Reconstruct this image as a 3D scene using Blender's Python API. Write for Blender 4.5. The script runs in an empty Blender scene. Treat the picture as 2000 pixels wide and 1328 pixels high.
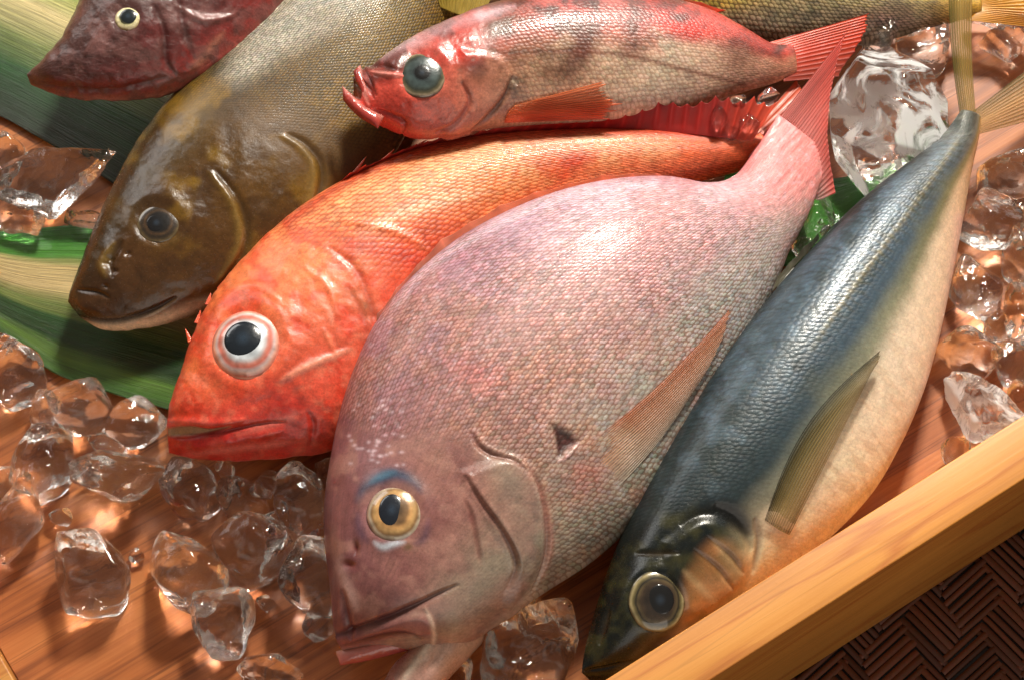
import bpy, math, random
import numpy as np
from mathutils import Vector

C = bpy.context.scene
COL = C.collection
rng = np.random.RandomState(7)

# ------------------------------------------------------------------ camera
K = 0.0002                      # metres per measured photo pixel at the fish
PITCH = math.radians(64)
LENS = 80.0
FPX = LENS / 36.0 * 2000.0
DIST = 0.40 * LENS / 36.0
FWD = np.array([0, math.cos(PITCH), -math.sin(PITCH)])
UPV = np.array([0, math.sin(PITCH), math.cos(PITCH)])
TGT = np.array([0, 0, 0.03])
CAM = TGT - FWD * DIST
cd = bpy.data.cameras.new('camera'); cam = bpy.data.objects.new('camera', cd); COL.objects.link(cam)
cd.lens = LENS; cd.sensor_width = 36; cd.clip_start = 0.01; cd.clip_end = 50
cam.location = CAM; cam.rotation_euler = (math.pi / 2 - PITCH, 0, 0)
cd.dof.use_dof = True; cd.dof.focus_distance = DIST + 0.0; cd.dof.aperture_fstop = 64
C.camera = cam

# ------------------------------------------------------------------ light
w = bpy.data.worlds.new('World'); C.world = w; w.use_nodes = True
nt = w.node_tree; bg = nt.nodes['Background']
tc = nt.nodes.new('ShaderNodeTexCoord'); sp = nt.nodes.new('ShaderNodeSeparateXYZ')
rp = nt.nodes.new('ShaderNodeValToRGB')
nt.links.new(tc.outputs['Generated'], sp.inputs[0]); nt.links.new(sp.outputs['Z'], rp.inputs[0])
rp.color_ramp.elements[0].position = 0.0; rp.color_ramp.elements[0].color = (0.26, 0.17, 0.11, 1)
rp.color_ramp.elements[1].position = 0.9; rp.color_ramp.elements[1].color = (0.46, 0.41, 0.35, 1)
nt.links.new(rp.outputs[0], bg.inputs[0]); bg.inputs[1].default_value = 0.46

def area(name, loc, tgt, size, power, col, sizey=None):
    l = bpy.data.lights.new(name, 'AREA'); l.energy = power; l.color = col
    l.shape = 'RECTANGLE'; l.size = size; l.size_y = sizey or size
    o = bpy.data.objects.new(name, l); COL.objects.link(o)
    o.location = loc
    o.rotation_euler = (Vector(tgt) - Vector(loc)).to_track_quat('-Z', 'Y').to_euler()
    return o
area('key_lamp', (0.26, 0.90, 1.10), (0.06, 0.05, 0.0), 0.19, 32, (1.0, 0.93, 0.82))
area('back_light', (-0.95, 1.0, 0.75), (0, 0, 0), 0.8, 5.0, (1.0, 0.98, 0.95), 0.45)
area('back_light', (0.55, 1.5, 0.42), (0.1, 0, 0.02), 1.4, 6.5, (1.0, 0.97, 0.91), 0.45)  # added low back light that brightens the ice rims; no window stands there
area('fill_light', (0.3, -1.3, 0.75), (0, 0, 0), 1.2, 4.5, (1.0, 0.92, 0.82), 0.8)
C.view_settings.view_transform = 'Standard'; C.view_settings.look = 'None'
C.view_settings.exposure = 0.0; C.view_settings.gamma = 1
C.cycles.use_denoising = True
C.cycles.max_bounces = 16; C.cycles.transmission_bounces = 14; C.cycles.transparent_max_bounces = 16
C.cycles.sample_clamp_indirect = 80.0; C.cycles.blur_glossy = 0.1

# ------------------------------------------------------------------ measuring
def at(px, py, z):
    """world point(s) at height z seen at photo pixel px,py"""
    px = np.asarray(px, float); py = np.asarray(py, float); z = np.asarray(z, float)
    rx = (px - 1000) / FPX; ry = (664 - py) / FPX
    d = FWD[None] + rx.reshape(-1, 1) * np.array([[1, 0, 0]]) + ry.reshape(-1, 1) * UPV[None]
    t = (z.reshape(-1) - CAM[2]) / d[:, 2]
    r = CAM[None] + d * t[:, None]
    return r if px.ndim else r[0]
def proj(P):
    d = P - CAM; dep = d @ FWD
    return 1000 + d[..., 0] / dep * FPX, 664 - (d @ UPV) / dep * FPX

def spline(pts, n, t=None):
    """Catmull-Rom through rows of pts"""
    p = np.asarray(pts, float); m = len(p)
    if m == 2:
        q = np.linspace(0, 1, n) if t is None else t
        return p[0] + (p[1] - p[0]) * q[:, None]
    e = np.vstack([2 * p[0] - p[1], p, 2 * p[-1] - p[-2]])
    s = (np.linspace(0, 1, n) if t is None else t) * (m - 1)
    i = np.clip(s.astype(int), 0, m - 2); f = (s - i)[:, None]
    a, b, c, d = e[i], e[i + 1], e[i + 2], e[i + 3]
    return 0.5 * (2 * b + (c - a) * f + (2 * a - 5 * b + 4 * c - d) * f ** 2 + (3 * b - a - 3 * c + d) * f ** 3)

# ------------------------------------------------------------------ pigment tools
def lin(c):
    c = np.asarray(c, float) / 255.0
    return np.where(c <= 0.04045, c / 12.92, ((c + 0.055) / 1.055) ** 2.4)
def vnoise(x, y, seed=0):
    r = np.random.RandomState(seed); T = r.rand(256, 256)
    xi = np.floor(x).astype(int); yi = np.floor(y).astype(int); fx = x - xi; fy = y - yi
    fx = fx * fx * (3 - 2 * fx); fy = fy * fy * (3 - 2 * fy)
    g = lambda a, b: T[a % 256, b % 256]
    return (g(xi, yi) * (1 - fx) + g(xi + 1, yi) * fx) * (1 - fy) + (g(xi, yi + 1) * (1 - fx) + g(xi + 1, yi + 1) * fx) * fy
def fbm(x, y, s, seed=0, o=4):
    v = 0; a = 0.5; x = x / s + 500; y = y / s + 500
    for k in range(o):
        v = v + a * vnoise(x, y, seed + k); x = x * 2.03 + 11; y = y * 2.03 + 7; a *= 0.5
    return v / (1 - 0.5 ** o)
def ss(a, b, x):
    t = np.clip((x - a) / (b - a), 0, 1); return t * t * (3 - 2 * t)
def blob(X, Y, cx, cy, rx, ry=None, ang=0, p=1.0):
    ry = ry or rx; a = math.radians(ang); dx = X - cx; dy = Y - cy
    u = (dx * math.cos(a) + dy * math.sin(a)) / rx; v = (-dx * math.sin(a) + dy * math.cos(a)) / ry
    return np.exp(-(u * u + v * v) ** p)
def dline(X, Y, pts):
    pts = np.asarray(pts, float); best = np.full(X.shape, 1e9); bt = np.zeros(X.shape); n = len(pts) - 1
    for k in range(n):
        a, b = pts[k], pts[k + 1]; d = b - a; L = d @ d + 1e-9
        t = np.clip(((X - a[0]) * d[0] + (Y - a[1]) * d[1]) / L, 0, 1)
        q = np.hypot(X - a[0] - t * d[0], Y - a[1] - t * d[1])
        m = q < best; best = np.where(m, q, best); bt = np.where(m, (k + t) / n, bt)
    return best, bt
def line(X, Y, pts, wd, taper=True):
    pts = spline(pts, max(8, 4 * len(pts)))
    d, t = dline(X, Y, pts)
    ww = wd * (0.35 + 0.65 * np.sin(math.pi * np.clip(t, 0.02, 0.98)) ** 0.6) if taper else wd
    return np.exp(-(d / ww) ** 2) * (np.clip(np.sin(math.pi * np.clip(t, 0.0, 1.0)), 0, 1) ** 0.45 if taper else 1)
def poly(X, Y, pts, soft, smooth=True):
    """1 inside a closed outline, fading to 0 outside over soft pixels"""
    p = np.asarray(pts, float)
    if smooth: p = spline(np.vstack([p, p[:1]]), 6 * len(p))
    d, _ = dline(X, Y, np.vstack([p, p[:1]]))
    ins = np.zeros(X.shape, bool); j = len(p) - 1
    for i in range(len(p)):
        xi, yi = p[i]; xj, yj = p[j]
        c = ((yi > Y) != (yj > Y)) & (X < (xj - xi) * (Y - yi) / (yj - yi + 1e-12) + xi)
        ins ^= c; j = i
    return ss(-soft, soft, np.where(ins, d, -d))
def mixc(col, c, m):
    m = np.clip(m, 0, 1)[:, None]; return col * (1 - m) + lin(c)[None] * m

# ------------------------------------------------------------------ objects
def link(name, me, parent=None, mats=()):
    o = bpy.data.objects.new(name, me); COL.objects.link(o)
    if parent: o.parent = parent
    for m in mats: me.materials.append(m)
    return o
def tag(o, label, cat, group=None, kind=None):
    if label: o['label'] = label
    if cat: o['category'] = cat
    if group: o['group'] = group
    if kind: o['kind'] = kind
    return o
def empty(name, loc):
    o = bpy.data.objects.new(name, None); COL.objects.link(o); o.location = loc; o.empty_display_size = 0.01
    return o
def mesh(name, V, F, col=None, attrs=None, smooth=True):
    me = bpy.data.meshes.new(name)
    V = np.asarray(V, np.float32); F = np.asarray(F, np.int32)
    me.vertices.add(len(V)); me.vertices.foreach_set('co', V.ravel())
    k = F.shape[1]
    me.loops.add(F.size); me.loops.foreach_set('vertex_index', F.ravel())
    me.polygons.add(len(F)); me.polygons.foreach_set('loop_start', np.arange(0, F.size, k, dtype=np.int32))
    me.polygons.foreach_set('loop_total', np.full(len(F), k, np.int32))
    me.update(calc_edges=True); me.validate()
    if smooth: me.polygons.foreach_set('use_smooth', np.ones(len(me.polygons), bool))
    if col is not None:
        a = me.attributes.new('pigment', 'FLOAT_COLOR', 'POINT')
        a.data.foreach_set('color', np.hstack([np.clip(col, 0, 1), np.ones((len(V), 1))]).astype(np.float32).ravel())
    for k, v in (attrs or {}).items():
        v = np.asarray(v, np.float32)
        if v.ndim == 1:
            a = me.attributes.new(k, 'FLOAT', 'POINT'); a.data.foreach_set('value', v)
        else:
            a = me.attributes.new(k, 'FLOAT_VECTOR', 'POINT'); a.data.foreach_set('vector', v.ravel())
    return me
def rel(o, root):
    """keep world-space mesh data, parented to an empty that has a location"""
    o.location = -Vector(root.location); return o

def quads(nu, nv, wrap=True):
    i = np.arange(nu - 1)[:, None]; j = np.arange(nv if wrap else nv - 1)[None]
    j2 = (j + 1) % nv
    return np.stack([i * nv + j, i * nv + j2, (i + 1) * nv + j2, (i + 1) * nv + j], -1).reshape(-1, 4)

class Body:
    """fish body lying on its side: stations (dorsal x,y, ventral x,y, half thickness) in measured pixels"""
    def __init__(s, st, zd, zv, nu=400, nt=200, nb=50, nose=0.05, e=1.0, flat=0.75, skew=0.12, roundend=False):
        st = np.asarray(st, float)
        mid = (st[:, :2] + st[:, 2:4]) / 2
        L = np.r_[0, np.cumsum(np.hypot(*np.diff(mid, axis=0).T))]; s.length = L[-1]
        # resample evenly along the midline
        tt = np.linspace(0, 1, 800); q = spline(st, 800)
        m = (q[:, :2] + q[:, 2:4]) / 2; l = np.r_[0, np.cumsum(np.hypot(*np.diff(m, axis=0).T))]; l /= l[-1]
        g = np.linspace(0, 1, nu)
        g = 0.5 * g + 0.5 * g ** 1.35
        q = spline(st, nu, np.interp(g, l, tt)); s.g = g
        D, Vv, b = q[:, :2], q[:, 2:4], q[:, 4] * 1.0
        cap = np.sqrt(np.clip(1 - (1 - np.clip(g / nose, 0, 1)) ** 2, 0, 1)); b = np.maximum(b, 1) * np.maximum(cap, .02)
        if roundend:
            cap2 = np.sqrt(np.clip(1 - (1 - np.clip((1 - g) / nose, 0, 1)) ** 2, 0, 1)); b = b * np.maximum(cap2, .02)
        A = (D - Vv) / 2; M = (D + Vv) / 2
        T = np.gradient(M, axis=0); T /= np.hypot(*T.T)[:, None] + 1e-9; N = np.stack([-T[:, 1], T[:, 0]], 1)
        An = np.abs((A * N).sum(1)); Bn = np.abs(-b * math.cos(PITCH) * N[:, 1])
        k = np.sqrt(np.clip(1 - (Bn / (An + 1e-6)) ** 2, 0.5, 1)); A = A * k[:, None]
        zD = zd if np.ndim(zd) else np.full(nu, zd); zV = zv if np.ndim(zv) else np.full(nu, zv)
        wD = at(M[:, 0] + A[:, 0], M[:, 1] + A[:, 1], zD); wV = at(M[:, 0] - A[:, 0], M[:, 1] - A[:, 1], zV)
        wM = (wD + wV) / 2; wA = (wD - wV) / 2
        th = np.r_[np.linspace(0, math.pi, nt, endpoint=False), math.pi + np.linspace(0, math.pi, nb, endpoint=False)]
        nv = len(th); c = np.cos(th); sn = np.sin(th)
        # local normal of the fish plane
        wT = np.gradient(wM, axis=0); nz = np.cross(wT, wA); nz /= np.linalg.norm(nz, axis=1)[:, None] + 1e-12
        nz *= np.sign(nz[:, 2:3] + 1e-12)
        prof = np.sign(sn) * np.abs(sn) ** e * (1 + skew * c)
        prof = np.where(sn < 0, prof * flat, prof)
        P = wM[:, None] + wA[:, None] * c[None, :, None] + nz[:, None] * (b * K)[:, None, None] * prof[None, :, None]
        s.nu, s.nv, s.nt = nu, nv, nt
        Pt = wM[:, None] + wA[:, None] * c[None, :, None] + nz[:, None] * (b * K)[:, None, None] * np.abs(prof)[None, :, None]
        s.X, s.Y = [a.ravel() for a in proj(Pt)]
        s.t = np.repeat(g, nv); s.c = np.tile(c, nu); s.top = np.tile(sn >= -1e-6, nu)
        s.P = P; s.wA = np.linalg.norm(wA, axis=1).max() / K; s.col = np.tile(lin((128, 128, 128)), (nu * nv, 1))
        s.disp = np.zeros(nu * nv); s.scale = np.ones(nu * nv); s.rough = np.full(nu * nv, 0.33)
        s.L = s.length * s.t; s.V = s.c * s.wA
        # normals
        du = np.gradient(P, axis=0); dv = (np.roll(P, -1, 1) - np.roll(P, 1, 1)); n = np.cross(du, dv)
        n /= np.linalg.norm(n, axis=2)[..., None] + 1e-15
        if n[nu // 2, nt // 2, 2] < 0: n = -n
        s.n = n; s.flip = None
    def finish(s, name, parent, mat, su=14, sv=14):
        P = s.P.reshape(-1, 3) + s.n.reshape(-1, 3) * (s.disp * K)[:, None] * np.clip(s.t / .015, 0.2, 1)[:, None]
        s.Pf = P.reshape(s.nu, s.nv, 3)
        F = quads(s.nu, s.nv)
        uv = np.stack([s.L / su + 0.5 * s.V / sv, s.V / sv, np.where(s.top, 0, 7.0)], 1)
        # close the ends
        n0 = len(P); P = np.vstack([P, s.Pf[0].mean(0), s.Pf[-1].mean(0)])
        j = np.arange(s.nv); j2 = (j + 1) % s.nv; e0 = (s.nu - 1) * s.nv
        F = np.vstack([F, np.stack([j2, j, np.full(s.nv, n0), np.full(s.nv, n0)], 1)[:, :4],
                       np.stack([e0 + j, e0 + j2, np.full(s.nv, n0 + 1), np.full(s.nv, n0 + 1)], 1)])
        quad, tri = F[:-2 * s.nv], F[-2 * s.nv:][:, :3]
        col = np.vstack([s.col, s.col[0], s.col[-1]])
        ap = lambda a: np.r_[a, a[0], a[-1]]
        me = bpy.data.meshes.new(name)
        me.from_pydata(P.tolist(), [], quad.tolist() + tri.tolist()); 
        me.polygons.foreach_set('use_smooth', np.ones(len(me.polygons), bool))
        a = me.attributes.new('pigment', 'FLOAT_COLOR', 'POINT')
        a.data.foreach_set('color', np.hstack([np.clip(col, 0, 1), np.ones((len(P), 1))]).astype(np.float32).ravel())
        a = me.attributes.new('scale_place', 'FLOAT_VECTOR', 'POINT')
        a.data.foreach_set('vector', np.vstack([uv, uv[0], uv[-1]]).astype(np.float32).ravel())
        for k, v in (('scaly', s.scale), ('wet', s.rough)):
            a = me.attributes.new(k, 'FLOAT', 'POINT'); a.data.foreach_set('value', ap(v).astype(np.float32))
        o = link(name, me, parent, [mat]); rel(o, parent)
        tv = s.Pf[::2, :s.nt:2].reshape(-1, 3); s.lk = tv; s.lx, s.ly = proj(tv); s.ln = s.n[::2, :s.nt:2].reshape(-1, 3)
        return o
    def surf(s, px, py):
        px = np.atleast_1d(px); py = np.atleast_1d(py); idx = []
        for a in range(0, len(px), 200):
            d = (s.lx[None] - px[a:a + 200, None]) ** 2 + (s.ly[None] - py[a:a + 200, None]) ** 2
            idx.append(d.argmin(1))
        idx = np.concatenate(idx); return s.lk[idx], s.ln[idx]

# ------------------------------------------------------------------ materials
def M(name):
    m = bpy.data.materials.new(name); m.use_nodes = True
    n = m.node_tree.nodes; b = n['Principled BSDF']
    return m, m.node_tree, b
def N(nt, t, **kw):
    n = nt.nodes.new(t)
    for k, v in kw.items(): setattr(n, k, v)
    return n
def mathn(nt, op, a, b=None, c=None):
    n = N(nt, 'ShaderNodeMath', operation=op)
    for i, v in enumerate((a, b, c)):
        if v is None: continue
        if isinstance(v, (int, float)): n.inputs[i].default_value = v
        else: nt.links.new(v, n.inputs[i])
    return n.outputs[0]
def mixrgb(nt, mode, f, a, b):
    n = N(nt, 'ShaderNodeMix', data_type='RGBA', blend_type=mode)
    for s, v in ((0, f), (6, a), (7, b)):
        if isinstance(v, (int, float)): n.inputs[s].default_value = v
        elif isinstance(v, tuple): n.inputs[s].default_value = v
        else: nt.links.new(v, n.inputs[s])
    return n.outputs[2]

def skin(name, bump=0.5, jitter=0.35, edge=0.35, sat=None, coat=0.5, rnd=0.25, metal=0.0, sss=0.04, gain=1.0, spark=0.0, mott=0.25, edgecol=(0.12, 0.07, 0.05, 1)):
    m, nt, b = M(name); L = nt.links.new
    at_ = N(nt, 'ShaderNodeAttribute', attribute_name='pigment')
    uv = N(nt, 'ShaderNodeAttribute', attribute_name='scale_place')
    ms = N(nt, 'ShaderNodeAttribute', attribute_name='scaly').outputs['Fac']
    rg = N(nt, 'ShaderNodeAttribute', attribute_name='wet').outputs['Fac']
    # gentle warp so the rows are not ruler straight
    nz = N(nt, 'ShaderNodeTexNoise'); nz.inputs['Scale'].default_value = 0.35; L(uv.outputs['Vector'], nz.inputs['Vector'])
    wv = N(nt, 'ShaderNodeVectorMath', operation='MULTIPLY_ADD'); L(nz.outputs['Color'], wv.inputs[0]); wv.inputs[1].default_value = (0.7, 0.7, 0); L(uv.outputs['Vector'], wv.inputs[2])
    vo = N(nt, 'ShaderNodeTexVoronoi', voronoi_dimensions='2D'); vo.inputs['Scale'].default_value = 1; vo.inputs['Randomness'].default_value = rnd
    L(wv.outputs[0], vo.inputs['Vector'])
    df = N(nt, 'ShaderNodeVectorMath', operation='SUBTRACT'); L(wv.outputs[0], df.inputs[0]); L(vo.outputs['Position'], df.inputs[1])
    sx = N(nt, 'ShaderNodeSeparateXYZ'); L(df.outputs[0], sx.inputs[0])
    unskew = mathn(nt, 'SUBTRACT', sx.outputs[0], mathn(nt, 'MULTIPLY', sx.outputs[1], 0.5))
    h = mathn(nt, 'ADD', mathn(nt, 'MULTIPLY', unskew, 0.8), mathn(nt, 'MULTIPLY', vo.outputs['Distance'], -1.0))
    h = mathn(nt, 'MULTIPLY', h, ms)
    # pigment on each scale: dark hind margin and individual tint
    ed = N(nt, 'ShaderNodeMapRange'); ed.inputs[1].default_value = 0.38; ed.inputs[2].default_value = 0.46; L(vo.outputs['Distance'], ed.inputs[0])
    edf = mathn(nt, 'MULTIPLY', mathn(nt, 'MULTIPLY', ed.outputs[0], ms), edge)
    jt = N(nt, 'ShaderNodeMix', data_type='RGBA', blend_type='MIX')
    cc = N(nt, 'ShaderNodeCombineColor'); v1 = sx_out(nt, vo.outputs['Color'])
    for q in range(3): L(v1, cc.inputs[q])
    jm = mixrgb(nt, 'MIX', 0.82, vo.outputs['Color'], cc.outputs[0])
    jm = mixrgb(nt, 'MIX', 0.3, jm, (0.5, 0.5, 0.5, 1))
    jd = N(nt, 'ShaderNodeVectorMath', operation='SCALE'); L(jm, jd.inputs[0]); jd.inputs['Scale'].default_value = 2.0
    col = mixrgb(nt, 'MULTIPLY', mathn(nt, 'MULTIPLY', ms, jitter), at_.outputs['Color'], jd.outputs[0])
    col = mixrgb(nt, 'MIX', edf, col, mixrgb(nt, 'MULTIPLY', 1.0, col, tuple(4 * x for x in edgecol[:3]) + (1,)))
    # fine mottling
    tc = N(nt, 'ShaderNodeTexCoord')
    n2 = N(nt, 'ShaderNodeTexNoise'); n2.inputs['Scale'].default_value = 260; n2.inputs['Detail'].default_value = 6; n2.inputs['Roughness'].default_value = 0.7
    L(tc.outputs['Object'], n2.inputs['Vector'])
    n5 = N(nt, 'ShaderNodeTexNoise'); n5.inputs['Scale'].default_value = 1100; n5.inputs['Detail'].default_value = 5; n5.inputs['Roughness'].default_value = 0.7; L(tc.outputs['Object'], n5.inputs['Vector'])
    mr = N(nt, 'ShaderNodeMapRange'); mr.inputs[1].default_value = 0.36; mr.inputs[2].default_value = 0.64; mr.inputs[3].default_value = 1 - mott; mr.inputs[4].default_value = 1 + mott
    L(mathn(nt, 'ADD', mathn(nt, 'MULTIPLY', n2.outputs['Fac'], .5), mathn(nt, 'MULTIPLY', n5.outputs['Fac'], .5)), mr.inputs[0])
    sc = N(nt, 'ShaderNodeVectorMath', operation='SCALE'); L(col, sc.inputs[0]); L(mathn(nt, 'MULTIPLY', mr.outputs[0], gain), sc.inputs['Scale'])
    L(sc.outputs[0], b.inputs['Base Color'])
    if spark:
        gl = mathn(nt, 'MULTIPLY', mathn(nt, 'GREATER_THAN', sx_out(nt, vo.outputs['Color']), 0.72), mathn(nt, 'MULTIPLY', ms, spark))
        L(mathn(nt, 'ADD', gl, metal), b.inputs['Metallic'])
    else: b.inputs['Metallic'].default_value = metal
    n3 = N(nt, 'ShaderNodeTexNoise'); n3.inputs['Scale'].default_value = 900; n3.inputs['Detail'].default_value = 3; L(tc.outputs['Object'], n3.inputs['Vector'])
    rr = mathn(nt, 'ADD', rg, mathn(nt, 'MULTIPLY_ADD', n3.outputs['Fac'], 0.24, -0.12)); L(rr, b.inputs['Roughness'])
    hh = mathn(nt, 'ADD', h, mathn(nt, 'MULTIPLY', n2.outputs['Fac'], 0.35)); hh = mathn(nt, 'ADD', hh, mathn(nt, 'MULTIPLY', n5.outputs['Fac'], 0.4))
    bp = N(nt, 'ShaderNodeBump'); bp.inputs['Strength'].default_value = bump; bp.inputs['Distance'].default_value = 0.0009
    L(hh, bp.inputs['Height']); L(bp.outputs[0], b.inputs['Normal'])
    b.inputs['Coat Weight'].default_value = coat; b.inputs['Coat Roughness'].default_value = 0.10; 
    b.inputs['Coat IOR'].default_value = 1.4
    bp2 = N(nt, 'ShaderNodeBump'); bp2.inputs['Strength'].default_value = bump * 0.45; bp2.inputs['Distance'].default_value = 0.0009
    L(hh, bp2.inputs['Height']); L(bp2.outputs[0], b.inputs['Coat Normal'])
    b.inputs['Subsurface Weight'].default_value = sss; b.inputs['Subsurface Radius'].default_value = (0.004, 0.002, 0.001); b.inputs['Subsurface Scale'].default_value = 1
    return m
def sx_out(nt, c):
    s = N(nt, 'ShaderNodeSeparateColor'); nt.links.new(c, s.inputs[0]); return s.outputs[0]

def gloss(name, rough=0.08, coat=1.0, noise=0.0):
    m, nt, b = M(name); L = nt.links.new
    a = N(nt, 'ShaderNodeAttribute', attribute_name='pigment'); L(a.outputs['Color'], b.inputs['Base Color'])
    b.inputs['Roughness'].default_value = rough; b.inputs['Coat Weight'].default_value = coat; b.inputs['Coat Roughness'].default_value = 0.03
    if noise:
        tc = N(nt, 'ShaderNodeTexCoord'); n = N(nt, 'ShaderNodeTexNoise'); n.inputs['Scale'].default_value = 500; n.inputs['Detail'].default_value = 4
        L(tc.outputs['Object'], n.inputs['Vector']); bp = N(nt, 'ShaderNodeBump'); bp.inputs['Strength'].default_value = noise; bp.inputs['Distance'].default_value = 0.0006
        L(n.outputs['Fac'], bp.inputs['Height']); L(bp.outputs[0], b.inputs['Normal'])
    return m
MEYE = gloss('wet_eye', 0.25, 1.0, 0.15); MLIP = gloss('wet_lip', 0.25, 0.6, 0.6)

def finmat(name, alpha=0.85, trans=0.35, rough=.4, coat=.3):
    m, nt, b = M(name); L = nt.links.new
    a = N(nt, 'ShaderNodeAttribute', attribute_name='pigment'); L(a.outputs['Color'], b.inputs['Base Color'])
    ray = N(nt, 'ShaderNodeAttribute', attribute_name='ray').outputs['Fac']
    b.inputs['Roughness'].default_value = rough; b.inputs['Coat Weight'].default_value = coat; b.inputs['Coat Roughness'].default_value = 0.2
    tr = N(nt, 'ShaderNodeBsdfTranslucent'); L(a.outputs['Color'], tr.inputs[0])
    mx = N(nt, 'ShaderNodeMixShader'); mx.inputs[0].default_value = trans; L(b.outputs[0], mx.inputs[1]); L(tr.outputs[0], mx.inputs[2])
    tp = N(nt, 'ShaderNodeBsdfTransparent'); mx2 = N(nt, 'ShaderNodeMixShader')
    L(mathn(nt, 'MULTIPLY_ADD', ray, (1 - alpha), alpha), mx2.inputs[0]); L(tp.outputs[0], mx2.inputs[1]); L(mx.outputs[0], mx2.inputs[2])
    L(mx2.outputs[0], nt.nodes['Material Output'].inputs[0])
    return m
FIN = finmat('fin_membrane', 0.72, 0.5); FINT = finmat('thin_fin_membrane', 0.42, 0.4); FINM = finmat('half_clear_fin', .3, .45); FIND = finmat('matt_fin', .92, .12, .6, .05); FINO = finmat('thick_fin', 0.97, 0.2)

def fin(name, parent, base, tip, cols, mat=FIN, rays=14, drape=None, z=None, lift=(0.0004, 0.0015), thick=0.0003, nr=40, ripple=0.00025, jag=0.05, bow=0.0, raydark=0.6, tipcol=None):
    """a rayed fin between a base line and a tip line (measured pixels)"""
    na = rays * 8 + 1; a = np.linspace(0, 1, na); r = np.linspace(0, 1, nr)
    B = spline(base, na); T = spline(tip, na)
    ph = np.abs(np.sin(a * rays * math.pi)); rayf = (1 - ph) ** 1.6
    jg = 1 - jag * .35 * ph - jag * np.interp(a * rays, np.arange(rays + 1), np.random.RandomState(len(name) + rays).rand(rays + 1))
    R = r[:, None] * jg[None]
    px = B[None, :, 0] * (1 - R) + T[None, :, 0] * R; py = B[None, :, 1] * (1 - R) + T[None, :, 1] * R
    if bow:
        d = T - B; n = np.stack([-d[:, 1], d[:, 0]], 1)
        bow = np.linspace(bow[0], bow[1], na)[None] if isinstance(bow, tuple) else bow
        px = px + n[None, :, 0] * bow * np.sin(math.pi * R); py = py + n[None, :, 1] * bow * np.sin(math.pi * R)
    rip = ripple * (rayf - 0.5)[None] * ss(0, .35, r)[:, None]
    if drape is not None:
        p, n = drape.surf(px.ravel(), py.ravel())
        # blur the looked-up heights
        zz = p[:, 2].reshape(nr, na)
        for _ in range(6):
            zp = np.pad(zz, 1, mode='edge'); zz = (zp[:-2, 1:-1] + zp[2:, 1:-1] + zp[1:-1, :-2] + zp[1:-1, 2:] + zz * 2) / 6
        Z = zz + lift[0] + (lift[1] - lift[0]) * R + rip
    else:
        z = np.asarray(z, float)  # base start, base end, tip start, tip end
        Z = (z[0] * (1 - a) + z[1] * a)[None] * (1 - R) + (z[2] * (1 - a) + z[3] * a)[None] * R + rip
    Z = Z + 0.0006 * (fbm(px, py, 60, 5) - 0.5)
    top = at(px.ravel(), py.ravel(), Z.ravel()); bot = top - np.array([0, 0, thick])
    n0 = len(top); F = quads(nr, na, False); G = F[:, ::-1] + n0
    idx = np.arange(n0).reshape(nr, na)
    rim = np.r_[idx[0, :], idx[1:, -1], idx[-1, -2::-1], idx[-2:0:-1, 0]]; r2 = np.roll(rim, -1)
    S = np.stack([rim, rim + n0, r2 + n0, r2], 1)
    cols = [lin(c) for c in cols]; ca = np.linspace(0, 1, len(cols))
    col = np.stack([np.interp(a, ca, [c[k] for c in cols]) for k in range(3)], 1)[None].repeat(nr, 0)
    if tipcol is not None:
        tcl = lin(tipcol); f = ss(0.3, 1, R)[..., None]; col = col * (1 - f) + tcl * f
    nn = fbm(a[None] * 200 + 0 * r[:, None], r[:, None] * 12 + 0 * a[None], 6, 3)[..., None]
    col = col * (0.7 + 0.6 * nn) * (1 - (1 - raydark) * rayf[None, :, None])
    col = col.reshape(-1, 3); ry = np.tile(rayf, nr)
    me = mesh(name, np.vstack([top, bot]), np.vstack([F, G, S]), np.vstack([col, col]), {'ray': np.r_[ry, ry]})
    o = link(name, me, parent, [mat]); rel(o, parent); return o

def lobe(name, parent, st, zd, zv, colfn, mat=MLIP, nu=90, nt=40, **kw):
    """a small rounded fleshy part (lip, jaw, fin root)"""
    b = Body(st, zd, zv, nu=nu, nt=nt, nb=16, nose=kw.pop('nose', 0.15), roundend=kw.pop('roundend', True), skew=0, **kw)
    colfn(b); return b.finish(name, parent, mat)

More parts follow.
